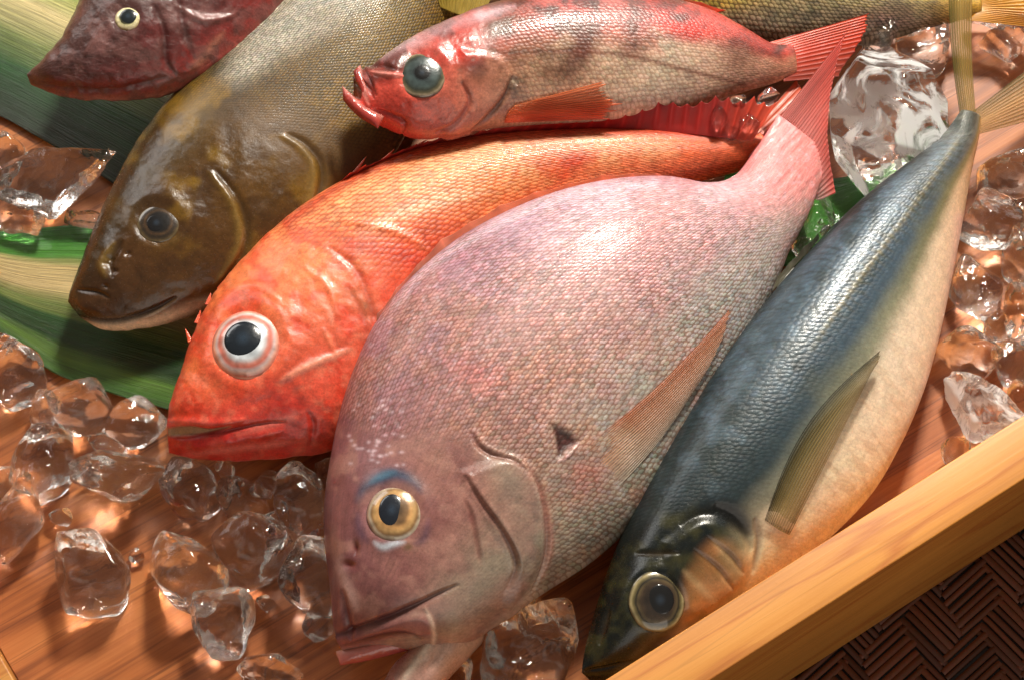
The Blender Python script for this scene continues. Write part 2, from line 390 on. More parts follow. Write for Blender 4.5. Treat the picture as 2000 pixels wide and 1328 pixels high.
def eye(parent, body, px, py, R, rp, stops, ry=None, h=0.42, sink=0.15, pup=(0, 0), pcol=(14, 18, 26), tilt=0.5, pry=None, rimc=None, name='eye', seed=1, ph=None):
    ph = math.sqrt(1 - max(rp / R, (pry or rp) / (ry or R)) ** 2) - 0.06
    """domed fish eye with separate pupil; stops = [(r, colour)]"""
    p, n = body.surf([px], [py]); p = p[0]; n = n[0] * (1 - tilt) + np.array([0, 0, 1]) * tilt; n /= np.linalg.norm(n)
    ry = ry or R
    ax = np.array([1, 0, 0]) - n * n[0]; ax /= np.linalg.norm(ax); ay = np.cross(n, ax)
    def dome(Rx, Ry, hh, off, nr=36, na=72):
        r = np.sin(np.linspace(0, math.pi / 2, nr)); a = np.linspace(0, 2 * math.pi, na, endpoint=False)
        x = r[:, None] * np.cos(a)[None]; y = r[:, None] * np.sin(a)[None]; zt = np.sqrt(np.clip(1 - x * x - y * y, 0, 1))
        V = []
        for s_ in (1, -0.5):
            V.append((off[None, None] + ax * (x * Rx * K)[..., None] + ay * (y * Ry * K)[..., None] + n * (zt * hh * K * s_)[..., None]).reshape(-1, 3))
        F = quads(nr, na); G = F[:, ::-1] + nr * na
        return np.vstack(V), np.vstack([F, G]), np.tile(np.hypot(x, y).ravel(), 2), np.tile(a[None].repeat(nr, 0).ravel(), 2)
    base = p - n * (sink * R * K)
    V, F, rr, aa = dome(R, ry, h * R, base)
    st = np.array([s_[0] for s_ in stops]); sc = np.array([lin(s_[1]) for s_ in stops])
    rn = rr + 0.07 * (fbm(np.cos(aa) * 30, np.sin(aa) * 30, 14, seed) - 0.5) * ss(.3, .6, rr)
    col = np.stack([np.interp(rn, st, sc[:, k]) for k in range(3)], 1)
    col *= (0.45 + 1.1 * fbm(np.cos(aa) * rr * 60, np.sin(aa) * rr * 60, 12, seed + 3))[:, None]
    e = link(name, mesh(name, V, F, col), parent, [MEYE]); rel(e, parent)
    off = base + n * (h * R * K * ph) + ax * pup[0] * K + ay * pup[1] * K
    V, F, rr, aa = dome(rp, pry or rp, h * R * (1.03 - ph), off, 20, 48)
    col = np.tile(lin(pcol), (len(V), 1)); col += (lin((60, 78, 96)) * 0.3)[None] * ss(0.5, 0.0, rr)[:, None]
    q = link('pupil', mesh('pupil', V, F, col), e, [MEYE])
    return e

# ------------------------------------------------------------------ wood
def wood(name, dark, mid, light, ang, scale=1.0, rough=0.4, coat=0.2, contrast=1.0, blotch=0.5, lines=.6):
    m, nt, b = M(name); L = nt.links.new
    tc = N(nt, 'ShaderNodeTexCoord'); mp = N(nt, 'ShaderNodeMapping'); mp.inputs['Rotation'].default_value = (0, 0, -ang)
    L(tc.outputs['Object'], mp.inputs['Vector'])
    mp2 = N(nt, 'ShaderNodeMapping'); mp2.inputs['Scale'].default_value = (3 * scale, 46 * scale, 46 * scale); L(mp.outputs[0], mp2.inputs['Vector'])
    n1 = N(nt, 'ShaderNodeTexNoise'); n1.inputs['Scale'].default_value = 1; n1.inputs['Detail'].default_value = 8; n1.inputs['Roughness'].default_value = 0.46; n1.inputs['Distortion'].default_value = 0.8
    L(mp2.outputs[0], n1.inputs['Vector'])
    mp3 = N(nt, 'ShaderNodeMapping'); mp3.inputs['Scale'].default_value = (14 * scale, 620 * scale, 620 * scale); L(mp.outputs[0], mp3.inputs['Vector'])
    n2 = N(nt, 'ShaderNodeTexNoise'); n2.inputs['Scale'].default_value = 1; n2.inputs['Detail'].default_value = 7; n2.inputs['Roughness'].default_value = .7; L(mp3.outputs[0], n2.inputs['Vector'])
    n3 = N(nt, 'ShaderNodeTexNoise'); n3.inputs['Scale'].default_value = 9; n3.inputs['Detail'].default_value = 3; L(tc.outputs['Object'], n3.inputs['Vector'])
    mp4 = N(nt, 'ShaderNodeMapping'); mp4.inputs['Scale'].default_value = (2.2 * scale, 130 * scale, 130 * scale); L(mp.outputs[0], mp4.inputs['Vector'])
    n6 = N(nt, 'ShaderNodeTexNoise'); n6.inputs['Scale'].default_value = 1; n6.inputs['Detail'].default_value = 2; n6.inputs['Distortion'].default_value = .5; L(mp4.outputs[0], n6.inputs['Vector'])
    f6 = N(nt, 'ShaderNodeMapRange'); f6.inputs[1].default_value = .0; f6.inputs[2].default_value = .022; f6.inputs[3].default_value = lines; f6.inputs[4].default_value = 0; L(mathn(nt, 'ABSOLUTE', mathn(nt, 'SUBTRACT', n6.outputs['Fac'], .56)), f6.inputs[0])
    # occasional dark growth lines
    wv = N(nt, 'ShaderNodeMapRange'); wv.inputs[1].default_value = 0.0; wv.inputs[2].default_value = 0.035
    fr = mathn(nt, 'ABSOLUTE', mathn(nt, 'SUBTRACT', n1.outputs['Fac'], 0.47)); L(fr, wv.inputs[0])
    v = mathn(nt, 'ADD', mathn(nt, 'MULTIPLY', n1.outputs['Fac'], 0.6), mathn(nt, 'MULTIPLY', n2.outputs['Fac'], 0.4))
    r = N(nt, 'ShaderNodeValToRGB'); L(v, r.inputs[0])
    e = r.color_ramp.elements; e[0].position = 0.5 - 0.17 / contrast; e[0].color = tuple(lin(dark)) + (1,); e[1].position = 0.5 + 0.17 / contrast; e[1].color = tuple(lin(light)) + (1,)
    k = e.new(0.5); k.color = tuple(lin(mid)) + (1,)
    col = mixrgb(nt, 'MULTIPLY', mathn(nt, 'MULTIPLY_ADD', wv.outputs[0], -0.45, 0.45), r.outputs[0], tuple(lin(dark) * 1.4) + (1,))
    col = mixrgb(nt, 'MIX', f6.outputs[0], col, tuple(lin(dark) * .7) + (1,))
    bl = N(nt, 'ShaderNodeMapRange'); bl.inputs[3].default_value = 1 - blotch * 0.5; bl.inputs[4].default_value = 1 + blotch * 0.5; L(n3.outputs['Fac'], bl.inputs[0]); bl.inputs[1].default_value = .3; bl.inputs[2].default_value = .7
    sc = N(nt, 'ShaderNodeVectorMath', operation='SCALE'); L(col, sc.inputs[0]); L(bl.outputs[0], sc.inputs['Scale'])
    L(sc.outputs[0], b.inputs['Base Color'])
    b.inputs['Roughness'].default_value = rough; b.inputs['Coat Roughness'].default_value = 0.12
    n7 = N(nt, 'ShaderNodeTexNoise'); n7.inputs['Scale'].default_value = 34; n7.inputs['Detail'].default_value = 3; L(tc.outputs['Object'], n7.inputs['Vector'])
    c7 = N(nt, 'ShaderNodeMapRange'); c7.inputs[1].default_value = .46; c7.inputs[2].default_value = .54; c7.inputs[3].default_value = coat * .3; c7.inputs[4].default_value = coat * 2.5; L(n7.outputs['Fac'], c7.inputs[0]); L(c7.outputs[0], b.inputs['Coat Weight'])
    bp = N(nt, 'ShaderNodeBump'); bp.inputs['Strength'].default_value = 0.35; bp.inputs['Distance'].default_value = 0.0006; L(v, bp.inputs['Height']); L(bp.outputs[0], b.inputs['Normal'])
    return m

# tray axes measured from its front rail
ZR = 0.048                       # top of the rail above the tray floor
pA, pB = at(1180, 1328, ZR), at(2000, 810, ZR)
ux = (pB - pA); ux[2] = 0; ux /= np.linalg.norm(ux); uy = np.array([-ux[1], ux[0], 0])
ANG = math.atan2(ux[1], ux[0])
FLOOR_W = wood('tray_floor_wood', (96, 44, 18), (170, 100, 50), (206, 136, 76), ANG, 1.0, 0.45, 0.22, 0.75, 0.4)
RAIL_W = wood('tray_rail_wood', (170, 104, 38), (198, 132, 56), (214, 154, 76), ANG, 1.1, 0.45, 0.05, 0.6, 0.4, .3)
def box(name, o, x0, x1, y0, y1, z0, z1, mat, parent, bev=0.0007):
    """box in tray coordinates along the rail (x) and across it (y)"""
    import bmesh
    bm = bmesh.new(); vs = []
    for z in (z0, z1):
        for x, y in ((x0, y0), (x1, y0), (x1, y1), (x0, y1)):
            p = o + ux * x + uy * y; vs.append(bm.verts.new((p[0], p[1], z)))
    for f in ((3, 2, 1, 0), (4, 5, 6, 7), (0, 1, 5, 4), (1, 2, 6, 5), (2, 3, 7, 6), (3, 0, 4, 7)): bm.faces.new([vs[i] for i in f])
    bmesh.ops.bevel(bm, geom=bm.edges[:], offset=bev, segments=3, affect='EDGES', profile=0.6)
    me = bpy.data.meshes.new(name); bm.to_mesh(me); bm.free()
    for p in me.polygons: p.use_smooth = True
    o_ = link(name, me, parent, [mat]); return o_
O0 = np.array([pA[0], pA[1], 0.0])          # inner top edge passes here
outer = at(2000, 935, ZR); TH = -((outer - O0) @ uy)
ZB = ZR - 0.079
tray = empty('wooden_tray', (0, 0, 0)); tag(tray, 'shallow orange brown wooden tray with a pale golden rail, holding all the fish and ice', 'tray')
p_end = at(0, 1275, ZR); XL = (p_end - O0) @ ux
box('tray_floor', O0, XL, 0.75, 0.0005, 0.62, -0.012, 0.0, FLOOR_W, tray, 0.0004)
box('front_rail', O0, XL - TH, 0.78, -TH, 0.0, ZB, ZR, RAIL_W, tray)
box('end_rail', O0, XL - TH, XL - 0.0003, 0.0004, 0.64, ZB, ZR, RAIL_W, tray)
box('back_rail', O0, XL, 0.78, 0.6205, 0.6405, ZB, ZR, RAIL_W, tray)
box('end_rail', O0, 0.7505, 0.775, 0.0004, 0.62, ZB, ZR, RAIL_W, tray)

# dark woven mat the tray stands on
def woven_mat():
    m, nt, b = M('dark_bamboo'); L = nt.links.new
    a = N(nt, 'ShaderNodeAttribute', attribute_name='pigment'); tc = N(nt, 'ShaderNodeTexCoord')
    n = N(nt, 'ShaderNodeTexNoise'); n.inputs['Scale'].default_value = 700; n.inputs['Detail'].default_value = 3; L(tc.outputs['Object'], n.inputs['Vector'])
    L(mixrgb(nt, 'MULTIPLY', 0.6, a.outputs['Color'], n.outputs['Color']), b.inputs['Base Color']); b.inputs['Roughness'].default_value = 0.45
    V = []; F = []; Cc = []; r = np.random.RandomState(3); z0 = ZB - 0.0022
    cell = 0.022; ns = 7; wd = cell / ns
    base_ang = ANG + math.radians(8)
    ex = np.array([math.cos(base_ang), math.sin(base_ang), 0]); ey = np.array([-ex[1], ex[0], 0])
    org = at(1900, 1300, ZB) 
    def strip(cx, cy, d, lth, wth, col, zz):
        n0 = len(V); e2 = np.array([-d[1], d[0], 0])
        for s_, hw, dz in ((-1, 1, 0), (-1, 0.6, 0.0006), (1, 0.6, 0.0006), (1, 1, 0)):
            for k in (-1, -0.8, 0, 0.8, 1):
                p = np.array([cx, cy, 0]) + d * k * lth / 2 + e2 * s_ * hw * wth / 2
                V.append((p[0], p[1], zz + dz - 0.0006 * (abs(k) > 0.9))); Cc.append(col)
        for a_ in range(3):
            for k in range(4):
                i = n0 + a_ * 5 + k; F.append((i, i + 1, i + 6, i + 5))
    for i in range(-16, 17):
        for j in range(-16, 17):
            hor = (i + j) % 2 == 0
            c0 = org + ex * i * cell + ey * j * cell
            for k in range(ns):
                o = (k - (ns - 1) / 2) * wd
                d, e = (ex, ey) if hor else (ey, ex)
                p = c0 + e * o; tone = 0.5 + 0.65 * r.rand()
                off = (k - 3) * 0.0011
                p = p + d * off
                p = p + e * (r.rand() - .5) * wd * .25; dq = d + e * (r.rand() - .5) * .035; dq = dq / np.linalg.norm(dq); strip(p[0], p[1], dq, cell * (1.06 + .1 * r.rand()), wd * (0.7 + .24 * r.rand()), tuple(lin((122, 64, 36)) * tone), z0 + 0.0004 * (k % 2) + (0.0003 if hor else 0))
    me = mesh('woven_mat', V, F, np.array(Cc)); mo = link('woven_mat', me, None, [m])
    mod = None
    tag(mo, 'dark brown mat of woven bamboo strips lying under the wooden tray', 'mat')
    # table under the mat
    t = wood('table_wood', (30, 14, 10), (40, 20, 14), (52, 28, 18), 0.3, 1.0, 0.5, 0.1)
    V = [(-3, -3, ZB - 0.0032), (3, -3, ZB - 0.0032), (3, 3, ZB - 0.0032), (-3, 3, ZB - 0.0032)]
    tb = link('tabletop', mesh('tabletop', V, [(0, 1, 2, 3)], smooth=False), None, [t]); tag(tb, None, None, None, 'structure')
woven_mat()

# ------------------------------------------------------------------ leaves
def leafmat():
    m, nt, b = M('wet_leaf'); L = nt.links.new
    a = N(nt, 'ShaderNodeAttribute', attribute_name='pigment'); u = N(nt, 'ShaderNodeAttribute', attribute_name='vein')
    mp = N(nt, 'ShaderNodeMapping'); mp.inputs['Scale'].default_value = (0.9, 110, 1); L(u.outputs['Vector'], mp.inputs[0])
    n = N(nt, 'ShaderNodeTexNoise'); n.inputs['Scale'].default_value = 1; n.inputs['Detail'].default_value = 6; n.inputs['Roughness'].default_value = 0.7; L(mp.outputs[0], n.inputs[0])
    mr = N(nt, 'ShaderNodeMapRange'); mr.inputs[1].default_value = .3; mr.inputs[2].default_value = .7; mr.inputs[3].default_value = 0.45; mr.inputs[4].default_value = 1.4; L(n.outputs['Fac'], mr.inputs[0])
    sc = N(nt, 'ShaderNodeVectorMath', operation='SCALE'); L(a.outputs['Color'], sc.inputs[0]); L(mr.outputs[0], sc.inputs['Scale']); L(sc.outputs[0], b.inputs['Base Color'])
    b.inputs['Roughness'].default_value = 0.35; b.inputs['Coat Weight'].default_value = 0.3
    bp = N(nt, 'ShaderNodeBump'); bp.inputs['Strength'].default_value = 0.8; bp.inputs['Distance'].default_value = 0.0015; L(n.outputs['Fac'], bp.inputs['Height']); L(bp.outputs[0], b.inputs['Normal'])
    return m
LEAF = leafmat()
def leaf(label, e1, e2, z, stops, seed=1, group='broad leaves under the fish'):
    nu, nv = 160, 90; A = spline(e1, nu); B = spline(e2, nu); v = np.linspace(0, 1, nv); u = np.linspace(0, 1, nu)
    px = A[:, None, 0] * (1 - v) + B[:, None, 0] * v; py = A[:, None, 1] * (1 - v) + B[:, None, 1] * v
    Z = z + 0.002 * np.sin(math.pi * v)[None] * np.ones((nu, 1)) + 0.002 * (fbm(px, py, 160, seed) - .5) + 0.0005 * (fbm(px * 0 + v[None] * 900, py * 0 + np.linspace(0, 3, nu)[:, None] * 8, 9, seed + 5) - .5)
    Z = np.maximum(Z, 0.0006)
    top = at(px.ravel(), py.ravel(), Z.ravel()); bot = top - np.array([0, 0, 0.0004]); n0 = len(top)
    F = quads(nu, nv, False); idx = np.arange(n0).reshape(nu, nv)
    rim = np.r_[idx[0, :], idx[1:, -1], idx[-1, -2::-1], idx[-2:0:-1, 0]]; r2 = np.roll(rim, -1)
    st = np.array([s[0] for s in stops]); sc = np.array([lin(s[1]) for s in stops])
    vv = np.tile(v, nu) + 0.10 * (fbm(np.repeat(u, nv) * 60, np.tile(v, nu) * 400, 22, seed) - .5)
    col = np.stack([np.interp(vv, st, sc[:, k]) for k in range(3)], 1)
    uv = np.stack([np.repeat(u, nv) * 4, np.tile(v, nu), 0 * np.tile(v, nu)], 1)
    root = at(A[nu // 2, 0], A[nu // 2, 1], 0)
    me = mesh('broad_leaf', np.vstack([top, bot]), np.vstack([F, F[:, ::-1] + n0, np.stack([rim, rim + n0, r2 + n0, r2], 1)]), np.vstack([col, col]), {'vein': np.vstack([uv, uv])})
    o = link('broad_leaf', me, None, [LEAF]); tag(o, label, 'leaf', group); return o
leaf('green leaf with a pale cream middle under the dark red pointed-snout fish',
     [(-60, 200), (10, 232), (70, 266), (150, 312), (215, 355), (330, 430), (520, 520)],
     [(-60, -240), (120, -160), (240, -110), (360, -60), (480, -20), (620, 60), (760, 160)], 0.003,
     [(0, (6, 34, 8)), (0.14, (8, 46, 12)), (0.27, (26, 76, 28)), (0.38, (110, 122, 66)), (0.55, (214, 196, 140)), (0.66, (150, 160, 80)), (0.75, (70, 130, 40)), (1, (40, 100, 30))], 4)  # first stops darkened: the fish's shadow is put into the leaf colour
leaf('green leaf with beige middle stripe under the mouth of the olive brown fish',
     [(-60, 610), (0, 650), (55, 690), (110, 730), (220, 768), (330, 800), (430, 830), (560, 860)],
     [(-60, 440), (0, 448), (70, 446), (190, 438), (290, 450), (400, 480), (500, 530), (620, 600)], 0.004,
     [(0, (40, 86, 26)), (0.12, (84, 122, 42)), (0.2, (14, 54, 12)), (0.34, (26, 70, 18)), (0.42, (104, 120, 58)), (0.55, (196, 172, 120)), (0.72, (190, 168, 114)), (0.78, (70, 130, 44)), (1, (38, 110, 30))], 9)
leaf('green leaf tip showing between the large clear ice lump and the blue backed fish',
     [(1380, 470), (1480, 500), (1560, 520), (1680, 460), (1800, 380), (1880, 330)],
     [(1420, 330), (1520, 340), (1620, 350), (1700, 330), (1760, 290), (1820, 250)], 0.003,
     [(0, (40, 110, 20)), (0.5, (50, 130, 24)), (1, (40, 100, 24))], 12)

# ------------------------------------------------------------------ fish
def hueblend(s, stops):
    st = np.array([a for a, _ in stops]); c = np.array([lin(b) for _, b in stops])
    return np.stack([np.interp(s, st, c[:, k]) for k in range(3)], 1)
def speck(X, Y, s, seed, lo, hi): return ss(lo, hi, fbm(X, Y, s, seed, 3))

SK_PALE = skin('silvery_pink_skin', bump=0.24, jitter=0.46, edge=0.8, coat=0.2, rnd=0.38, spark=0.15, mott=0.26)
SK_ORANGE = skin('orange_skin', gain=.95, bump=0.28, jitter=0.3, edge=0.8, coat=0.2, rnd=0.35, mott=0.3, edgecol=(0.16, 0.08, 0.03, 1))
SK_RED = skin('mottled_red_skin', gain=.9, bump=0.24, jitter=0.3, edge=0.45, coat=0.25, rnd=0.5, spark=0.05, mott=0.35)
SK_OLIVE = skin('olive_skin', gain=.84, bump=0.28, jitter=0.4, edge=0.85, coat=0.14, rnd=0.25, mott=0.3, edgecol=(0.06, 0.05, 0.03, 1))
SK_BLUE = skin('steel_blue_skin', bump=0.2, jitter=0.25, edge=0.3, coat=0.18, rnd=0.6, metal=0.12, mott=0.2)
SK_DARK = skin('dark_red_skin', gain=.68, bump=0.6, jitter=0.1, edge=0.2, coat=0.6, rnd=0.6, mott=0.35)

def spines(name, parent, pts, zb, wd=7, col=(230, 120, 90)):
    """thin pointed spines: each (x0,y0,x1,y1)"""
    for (x0, y0, x1, y1) in pts:
        a = at(x0, y0, zb); b = at(x1, y1, zb + 0.0012); d = (b - a); L_ = np.linalg.norm(d); d /= L_
        e = np.cross(d, [0, 0, 1]); e /= np.linalg.norm(e); f = np.cross(e, d); V = []; n = 10
        t = np.linspace(0, 1, 8)
        for k in t:
            r = wd * K * 0.5 * (1 - k) ** 0.8 + 0.00003
            for j in range(n):
                an = 2 * math.pi * j / n; V.append(a + d * L_ * k + e * math.cos(an) * r + f * math.sin(an) * r * 0.7)
        c = np.tile(lin(col), (len(V), 1)); rel(link(name, mesh(name, V, quads(8, n), c), parent, [MLIP]), parent)

# ---- pale pink snapper (the big one in front)
def pink_snapper():
    st = [(655, 1243, 668, 1268, 14), (647, 1200, 730, 1262, 62), (640, 1140, 815, 1270, 95), (633, 1070, 900, 1262, 118), (631, 990, 972, 1222, 135),
          (643, 895, 1062, 1160, 150), (672, 770, 1165, 1092, 165), (728, 640, 1255, 1005, 172), (805, 545, 1330, 890, 172), (908, 463, 1400, 775, 162),
          (1030, 402, 1456, 685, 146), (1150, 366, 1502, 600, 122), (1270, 353, 1537, 520, 95), (1368, 362, 1562, 462, 58), (1432, 345, 1585, 408, 34), (1478, 288, 1604, 352, 18), (1520, 225, 1616, 300, 5)]
    root = empty('pink_snapper', at(1000, 850, 0.0)); tag(root, 'largest fish, deep bodied pale pink with silvery scales and open mouth, lying in the middle', 'fish', 'whole fish on the tray')
    b = Body(st, 0.037, 0.033, nu=560, nt=250, nb=40, nose=0.10); X, Y, t, c = b.X, b.Y, b.t, b.c
    back = hueblend(t, [(0, (128, 78, 80)), (0.25, (140, 94, 96)), (0.42, (168, 124, 132)), (0.6, (182, 140, 156)), (0.8, (196, 148, 160)), (1, (220, 140, 138))])
    mid = hueblend(t, [(0, (132, 84, 80)), (0.25, (150, 104, 94)), (0.42, (176, 134, 124)), (0.6, (190, 150, 150)), (0.8, (200, 156, 162)), (1, (220, 160, 152))])
    bel = hueblend(t, [(0, (176, 140, 122)), (0.25, (160, 142, 122)), (0.45, (166, 164, 150)), (0.7, (178, 174, 170)), (1, (200, 170, 166))])
    f = ss(0.75, 0.0, c)[:, None]; g = ss(-0.15, -0.75, c)[:, None]
    col = back * (1 - f) + mid * f; col = col * (1 - g) + bel * g
    n = fbm(X, Y, 90, 1); col *= (0.9 + 0.2 * n)[:, None]
    col = mixc(col, (190, 120, 116), 0.3 * speck(X, Y, 70, 5, .52, .75) * ss(.25, .5, t))
    col = mixc(col, (226, 214, 226), 0.5 * speck(X, Y, 130, 6, .45, .7) * ss(.5, .8, t) * ss(-.2, .5, c))
    col = mixc(col, (186, 134, 106), 0.4 * speck(X, Y, 60, 8, .5, .7) * ss(.2, .35, t) * ss(.7, .4, t))
    col = mixc(col, (200, 110, 110), 0.5 * blob(X, Y, 930, 730, 60, 30, 20) + 0.35 * blob(X, Y, 1230, 470, 90, 40, -40))
    col = mixc(col, (218, 118, 112), 0.75 * ss(.82, .97, t))
    rw = fbm(b.L * .12, b.V * 1.6, 9, 14); col *= (0.76 + .46 * rw)[:, None]; col = mixc(col, (226, 220, 236), .2 * speck(X, Y, 7, 15, .6, .75) * ss(.25, .4, t)); col = mixc(col, (120, 84, 92), .15 * speck(X, Y, 6, 16, .6, .75))
    # blue-green glints low on the flank
    col = mixc(col, (128, 134, 122), 0.35 * speck(X, Y, 16, 9, .45, .65) * ss(-.45, -.8, c) * ss(.15, .3, t))
    # head pigments and one painted glare streak
    head = poly(X, Y, [(600, 1300), (620, 860), (760, 850), (900, 850), (1010, 900), (1065, 980), (1075, 1070), (1030, 1170), (940, 1290), (800, 1340)], 30)
    col = mixc(col, (118, 70, 70), 0.55 * head * speck(X, Y, 50, 12, .35, .65))
    col = mixc(col, (178, 132, 118), 0.5 * head * speck(X, Y, 38, 13, .5, .72))
    col = mixc(col, (150, 140, 122), 0.75 * blob(X, Y, 950, 1130, 110, 38, -48) + 0.6 * blob(X, Y, 990, 930, 38, 70, -30))
    col = mixc(col, (206, 186, 168), 0.75 * line(X, Y, [(1040, 930), (1064, 1000), (1070, 1070), (1050, 1130), (1000, 1195), (940, 1240)], 12) * (0.6 + 0.5 * n))
    col = mixc(col, (182, 120, 100), 0.7 * line(X, Y, [(1046, 925), (1066, 990), (1076, 1070), (1054, 1140)], 7))
    col = mixc(col, (30, 56, 82), 0.95 * line(X, Y, [(696, 985), (712, 955), (740, 935), (775, 926), (806, 940), (826, 966)], 15))
    col = mixc(col, (58, 96, 118), 0.8 * line(X, Y, [(722, 946), (750, 928), (778, 920)], 9))
    col = mixc(col, (86, 66, 88), 0.6 * line(X, Y, [(700, 1000), (704, 1035), (722, 1062)], 10) + .55 * line(X, Y, [(838, 1010), (828, 1050), (805, 1064)], 9))
    col = mixc(col, (196, 204, 214), 0.85 * line(X, Y, [(728, 1056), (748, 1068), (770, 1062), (795, 1058)], 7))
    col = mixc(col, (96, 76, 40), .7 * blob(X, Y, 798, 1068, 9, 7))
    col = mixc(col, (212, 176, 168), 0.7 * line(X, Y, [(672, 1082), (662, 1100), (672, 1130), (688, 1165), (700, 1195)], 11) * (0.4 + n))  # painted glare running down the snout
    col = mixc(col, (96, 26, 26), 0.9 * blob(X, Y, 693, 1070, 7, 15, 10) + 0.75 * blob(X, Y, 681, 1102, 13, 9, 20))
    col = mixc(col, (104, 52, 52), 0.8 * line(X, Y, [(668, 1150), (676, 1200), (686, 1245)], 7))
    # white sparkle spots on the nape
    r = np.random.RandomState(4)
    for k in range(46):
        x, y = 700 + r.rand() * 110, 770 + r.rand() * 130
        col = mixc(col, (232, 206, 214), 0.5 * blob(X, Y, x - 20, y + 10, 3.2 + r.rand() * 2, 2.8))
    # creases
    cre = [([(908, 975), (922, 1010), (932, 1060), (940, 1105)], 5, 3.5), ([(905, 925), (935, 975), (975, 1030), (1000, 1075), (1006, 1110), (990, 1150)], 6, 5),
           ([(920, 842), (935, 870), (965, 888), (1005, 900), (1030, 925)], 6, 6), ([(1030, 905), (1054, 955), (1066, 1020), (1064, 1090), (1035, 1160)], 6, 6)]
    for p, wd, dp in cre:
        m = line(X, Y, p, wd); b.disp -= dp * m; col = mixc(col, (110, 56, 48), 0.62 * m)
        m2 = line(X, Y, [(x + 8, y - 3) for x, y in p], 6); b.disp += 2.2 * m2
    b.disp += 9 * poly(X, Y, [(905, 925), (1000, 895), (1050, 950), (1062, 1040), (1040, 1130), (990, 1190), (1005, 1100), (960, 1020)], 14)
    b.disp += 6 * blob(X, Y, 765, 1000, 80, 76, 0, 3); b.disp -= 8 * blob(X, Y, 768, 1000, 55, 55, 0, 3)
    b.disp -= 7 * line(X, Y, [(668, 1150), (676, 1200), (690, 1250)], 7); b.disp -= 6 * blob(X, Y, 693, 1070, 7, 13) + 5 * blob(X, Y, 681, 1102, 11, 8)
    # mouth: upper lip fold
    m = line(X, Y, [(625, 1248), (655, 1240), (700, 1226), (760, 1205), (812, 1182), (860, 1158), (898, 1140)], 7); b.disp -= 8 * m; col = mixc(col, (76, 30, 32), 0.85 * m)
    b.disp += 8 * poly(X, Y, [(655, 1250), (720, 1228), (800, 1200), (835, 1205), (840, 1235), (800, 1236), (730, 1248), (670, 1266)], 8)
    col = mixc(col, (148, 84, 84), 0.7 * poly(X, Y, [(655, 1250), (720, 1230), (800, 1205), (845, 1210), (840, 1240), (770, 1240), (670, 1266)], 8))
    m = line(X, Y, [(664, 1260), (730, 1240), (790, 1232), (822, 1248)], 6); col = mixc(col, (60, 18, 22), .8 * m); b.disp -= 5 * m
    m = line(X, Y, [(829, 1185), (842, 1210), (848, 1240), (842, 1275)], 5); col = mixc(col, (226, 200, 180), .8 * m); b.disp += 3 * m
    # notch above the pectoral fin
    m = poly(X, Y, [(1082, 832), (1104, 840), (1128, 862), (1108, 878), (1092, 892), (1088, 866)], 10); col = mixc(col, (70, 38, 34), 1.0 * ss(.15, .9, m)); b.disp -= 9 * m
    m = line(X, Y, [(1090, 900), (1112, 886), (1132, 862)], 5); col = mixc(col, (226, 190, 190), .8 * m); b.disp += 6 * m
    col = mixc(col, (190, 116, 110), .6 * blob(X, Y, 1150, 930, 60, 45, -50))
    # lateral line
    m = line(X, Y, [(1010, 700), (1090, 590), (1180, 505), (1290, 440), (1400, 400)], 4); col = mixc(col, (190, 110, 110), .45 * m)
    m = line(X, Y, [(640, 900), (690, 760), (800, 560), (900, 480), (1030, 412), (1150, 374), (1280, 362)], 10, False); col = mixc(col, (214, 200, 214), .55 * m * ss(.35, .5, t))
    b.scale = 1 - 0.8 * head - 0.3 * poly(X, Y, [(600, 1300), (620, 900), (760, 880), (860, 960), (860, 1300)], 30); b.scale = np.clip(b.scale, 0.06, 1) * ss(1.0, .86, t) * (.45 + .75 * fbm(X, Y, 90, 19))
    st_ = fbm(X * .68 + Y * -.73 + 0 * X, (X * .73 + Y * .68) * 6, 60, 18); col = mixc(col, (206, 96, 92), 1.1 * (st_ - .35) * ss(.84, .97, t)); b.disp += 3 * (st_ - .5) * ss(.82, .95, t)
    b.rough = 0.48 - 0.14 * head
    b.col = col; b.finish('body', root, SK_PALE, su=11.5, sv=7.2)
    eye(root, b, 770, 1000, 54, 25, [(0, (60, 50, 40)), (.45, (120, 90, 60)), (.56, (196, 148, 92)), (.68, (190, 150, 96)), (.78, (140, 104, 66)), (.86, (186, 170, 146)), (.93, (160, 132, 116)), (1, (70, 56, 60))], ry=56, pry=31, pup=(-5, 2), pcol=(16, 24, 36), h=0.40)
    # lower jaw and lower lip
    def cj(q):
        n = fbm(q.X, q.Y, 24, 3)
        q.col = mixc(hueblend(q.t, [(0, (176, 150, 124)), (.4, (196, 164, 144)), (1, (180, 132, 120))]), (150, 90, 88), .6 * ss(.2, .9, q.c) + .3 * n); q.col = mixc(q.col, (222, 206, 186), .7 * line(q.X, q.Y, [(842, 1215), (836, 1260), (800, 1310), (775, 1360)], 9)); q.disp += 5 * line(q.X, q.Y, [(842, 1215), (836, 1260), (800, 1310), (775, 1360)], 9) - 4 * line(q.X, q.Y, [(862, 1225), (856, 1270), (820, 1330)], 6) + 3 * n
        q.scale *= 0; q.rough[:] = .3
    lobe('lower_jaw', root, [(838, 1180, 955, 1200, 18), (822, 1225, 945, 1245, 52), (800, 1266, 915, 1285, 58), (768, 1300, 880, 1322, 50), (745, 1340, 845, 1362, 38), (728, 1380, 815, 1398, 22)], 0.026, 0.026, cj, SK_PALE)
    def cl(q):
        q.col = mixc(hueblend(q.c, [(-1, (168, 76, 70)), (0, (206, 128, 116)), (1, (226, 170, 154))]), (150, 60, 56), .5 * fbm(q.X, q.Y, 14, 4)); q.disp += 2 * fbm(q.X, q.Y, 10, 2)
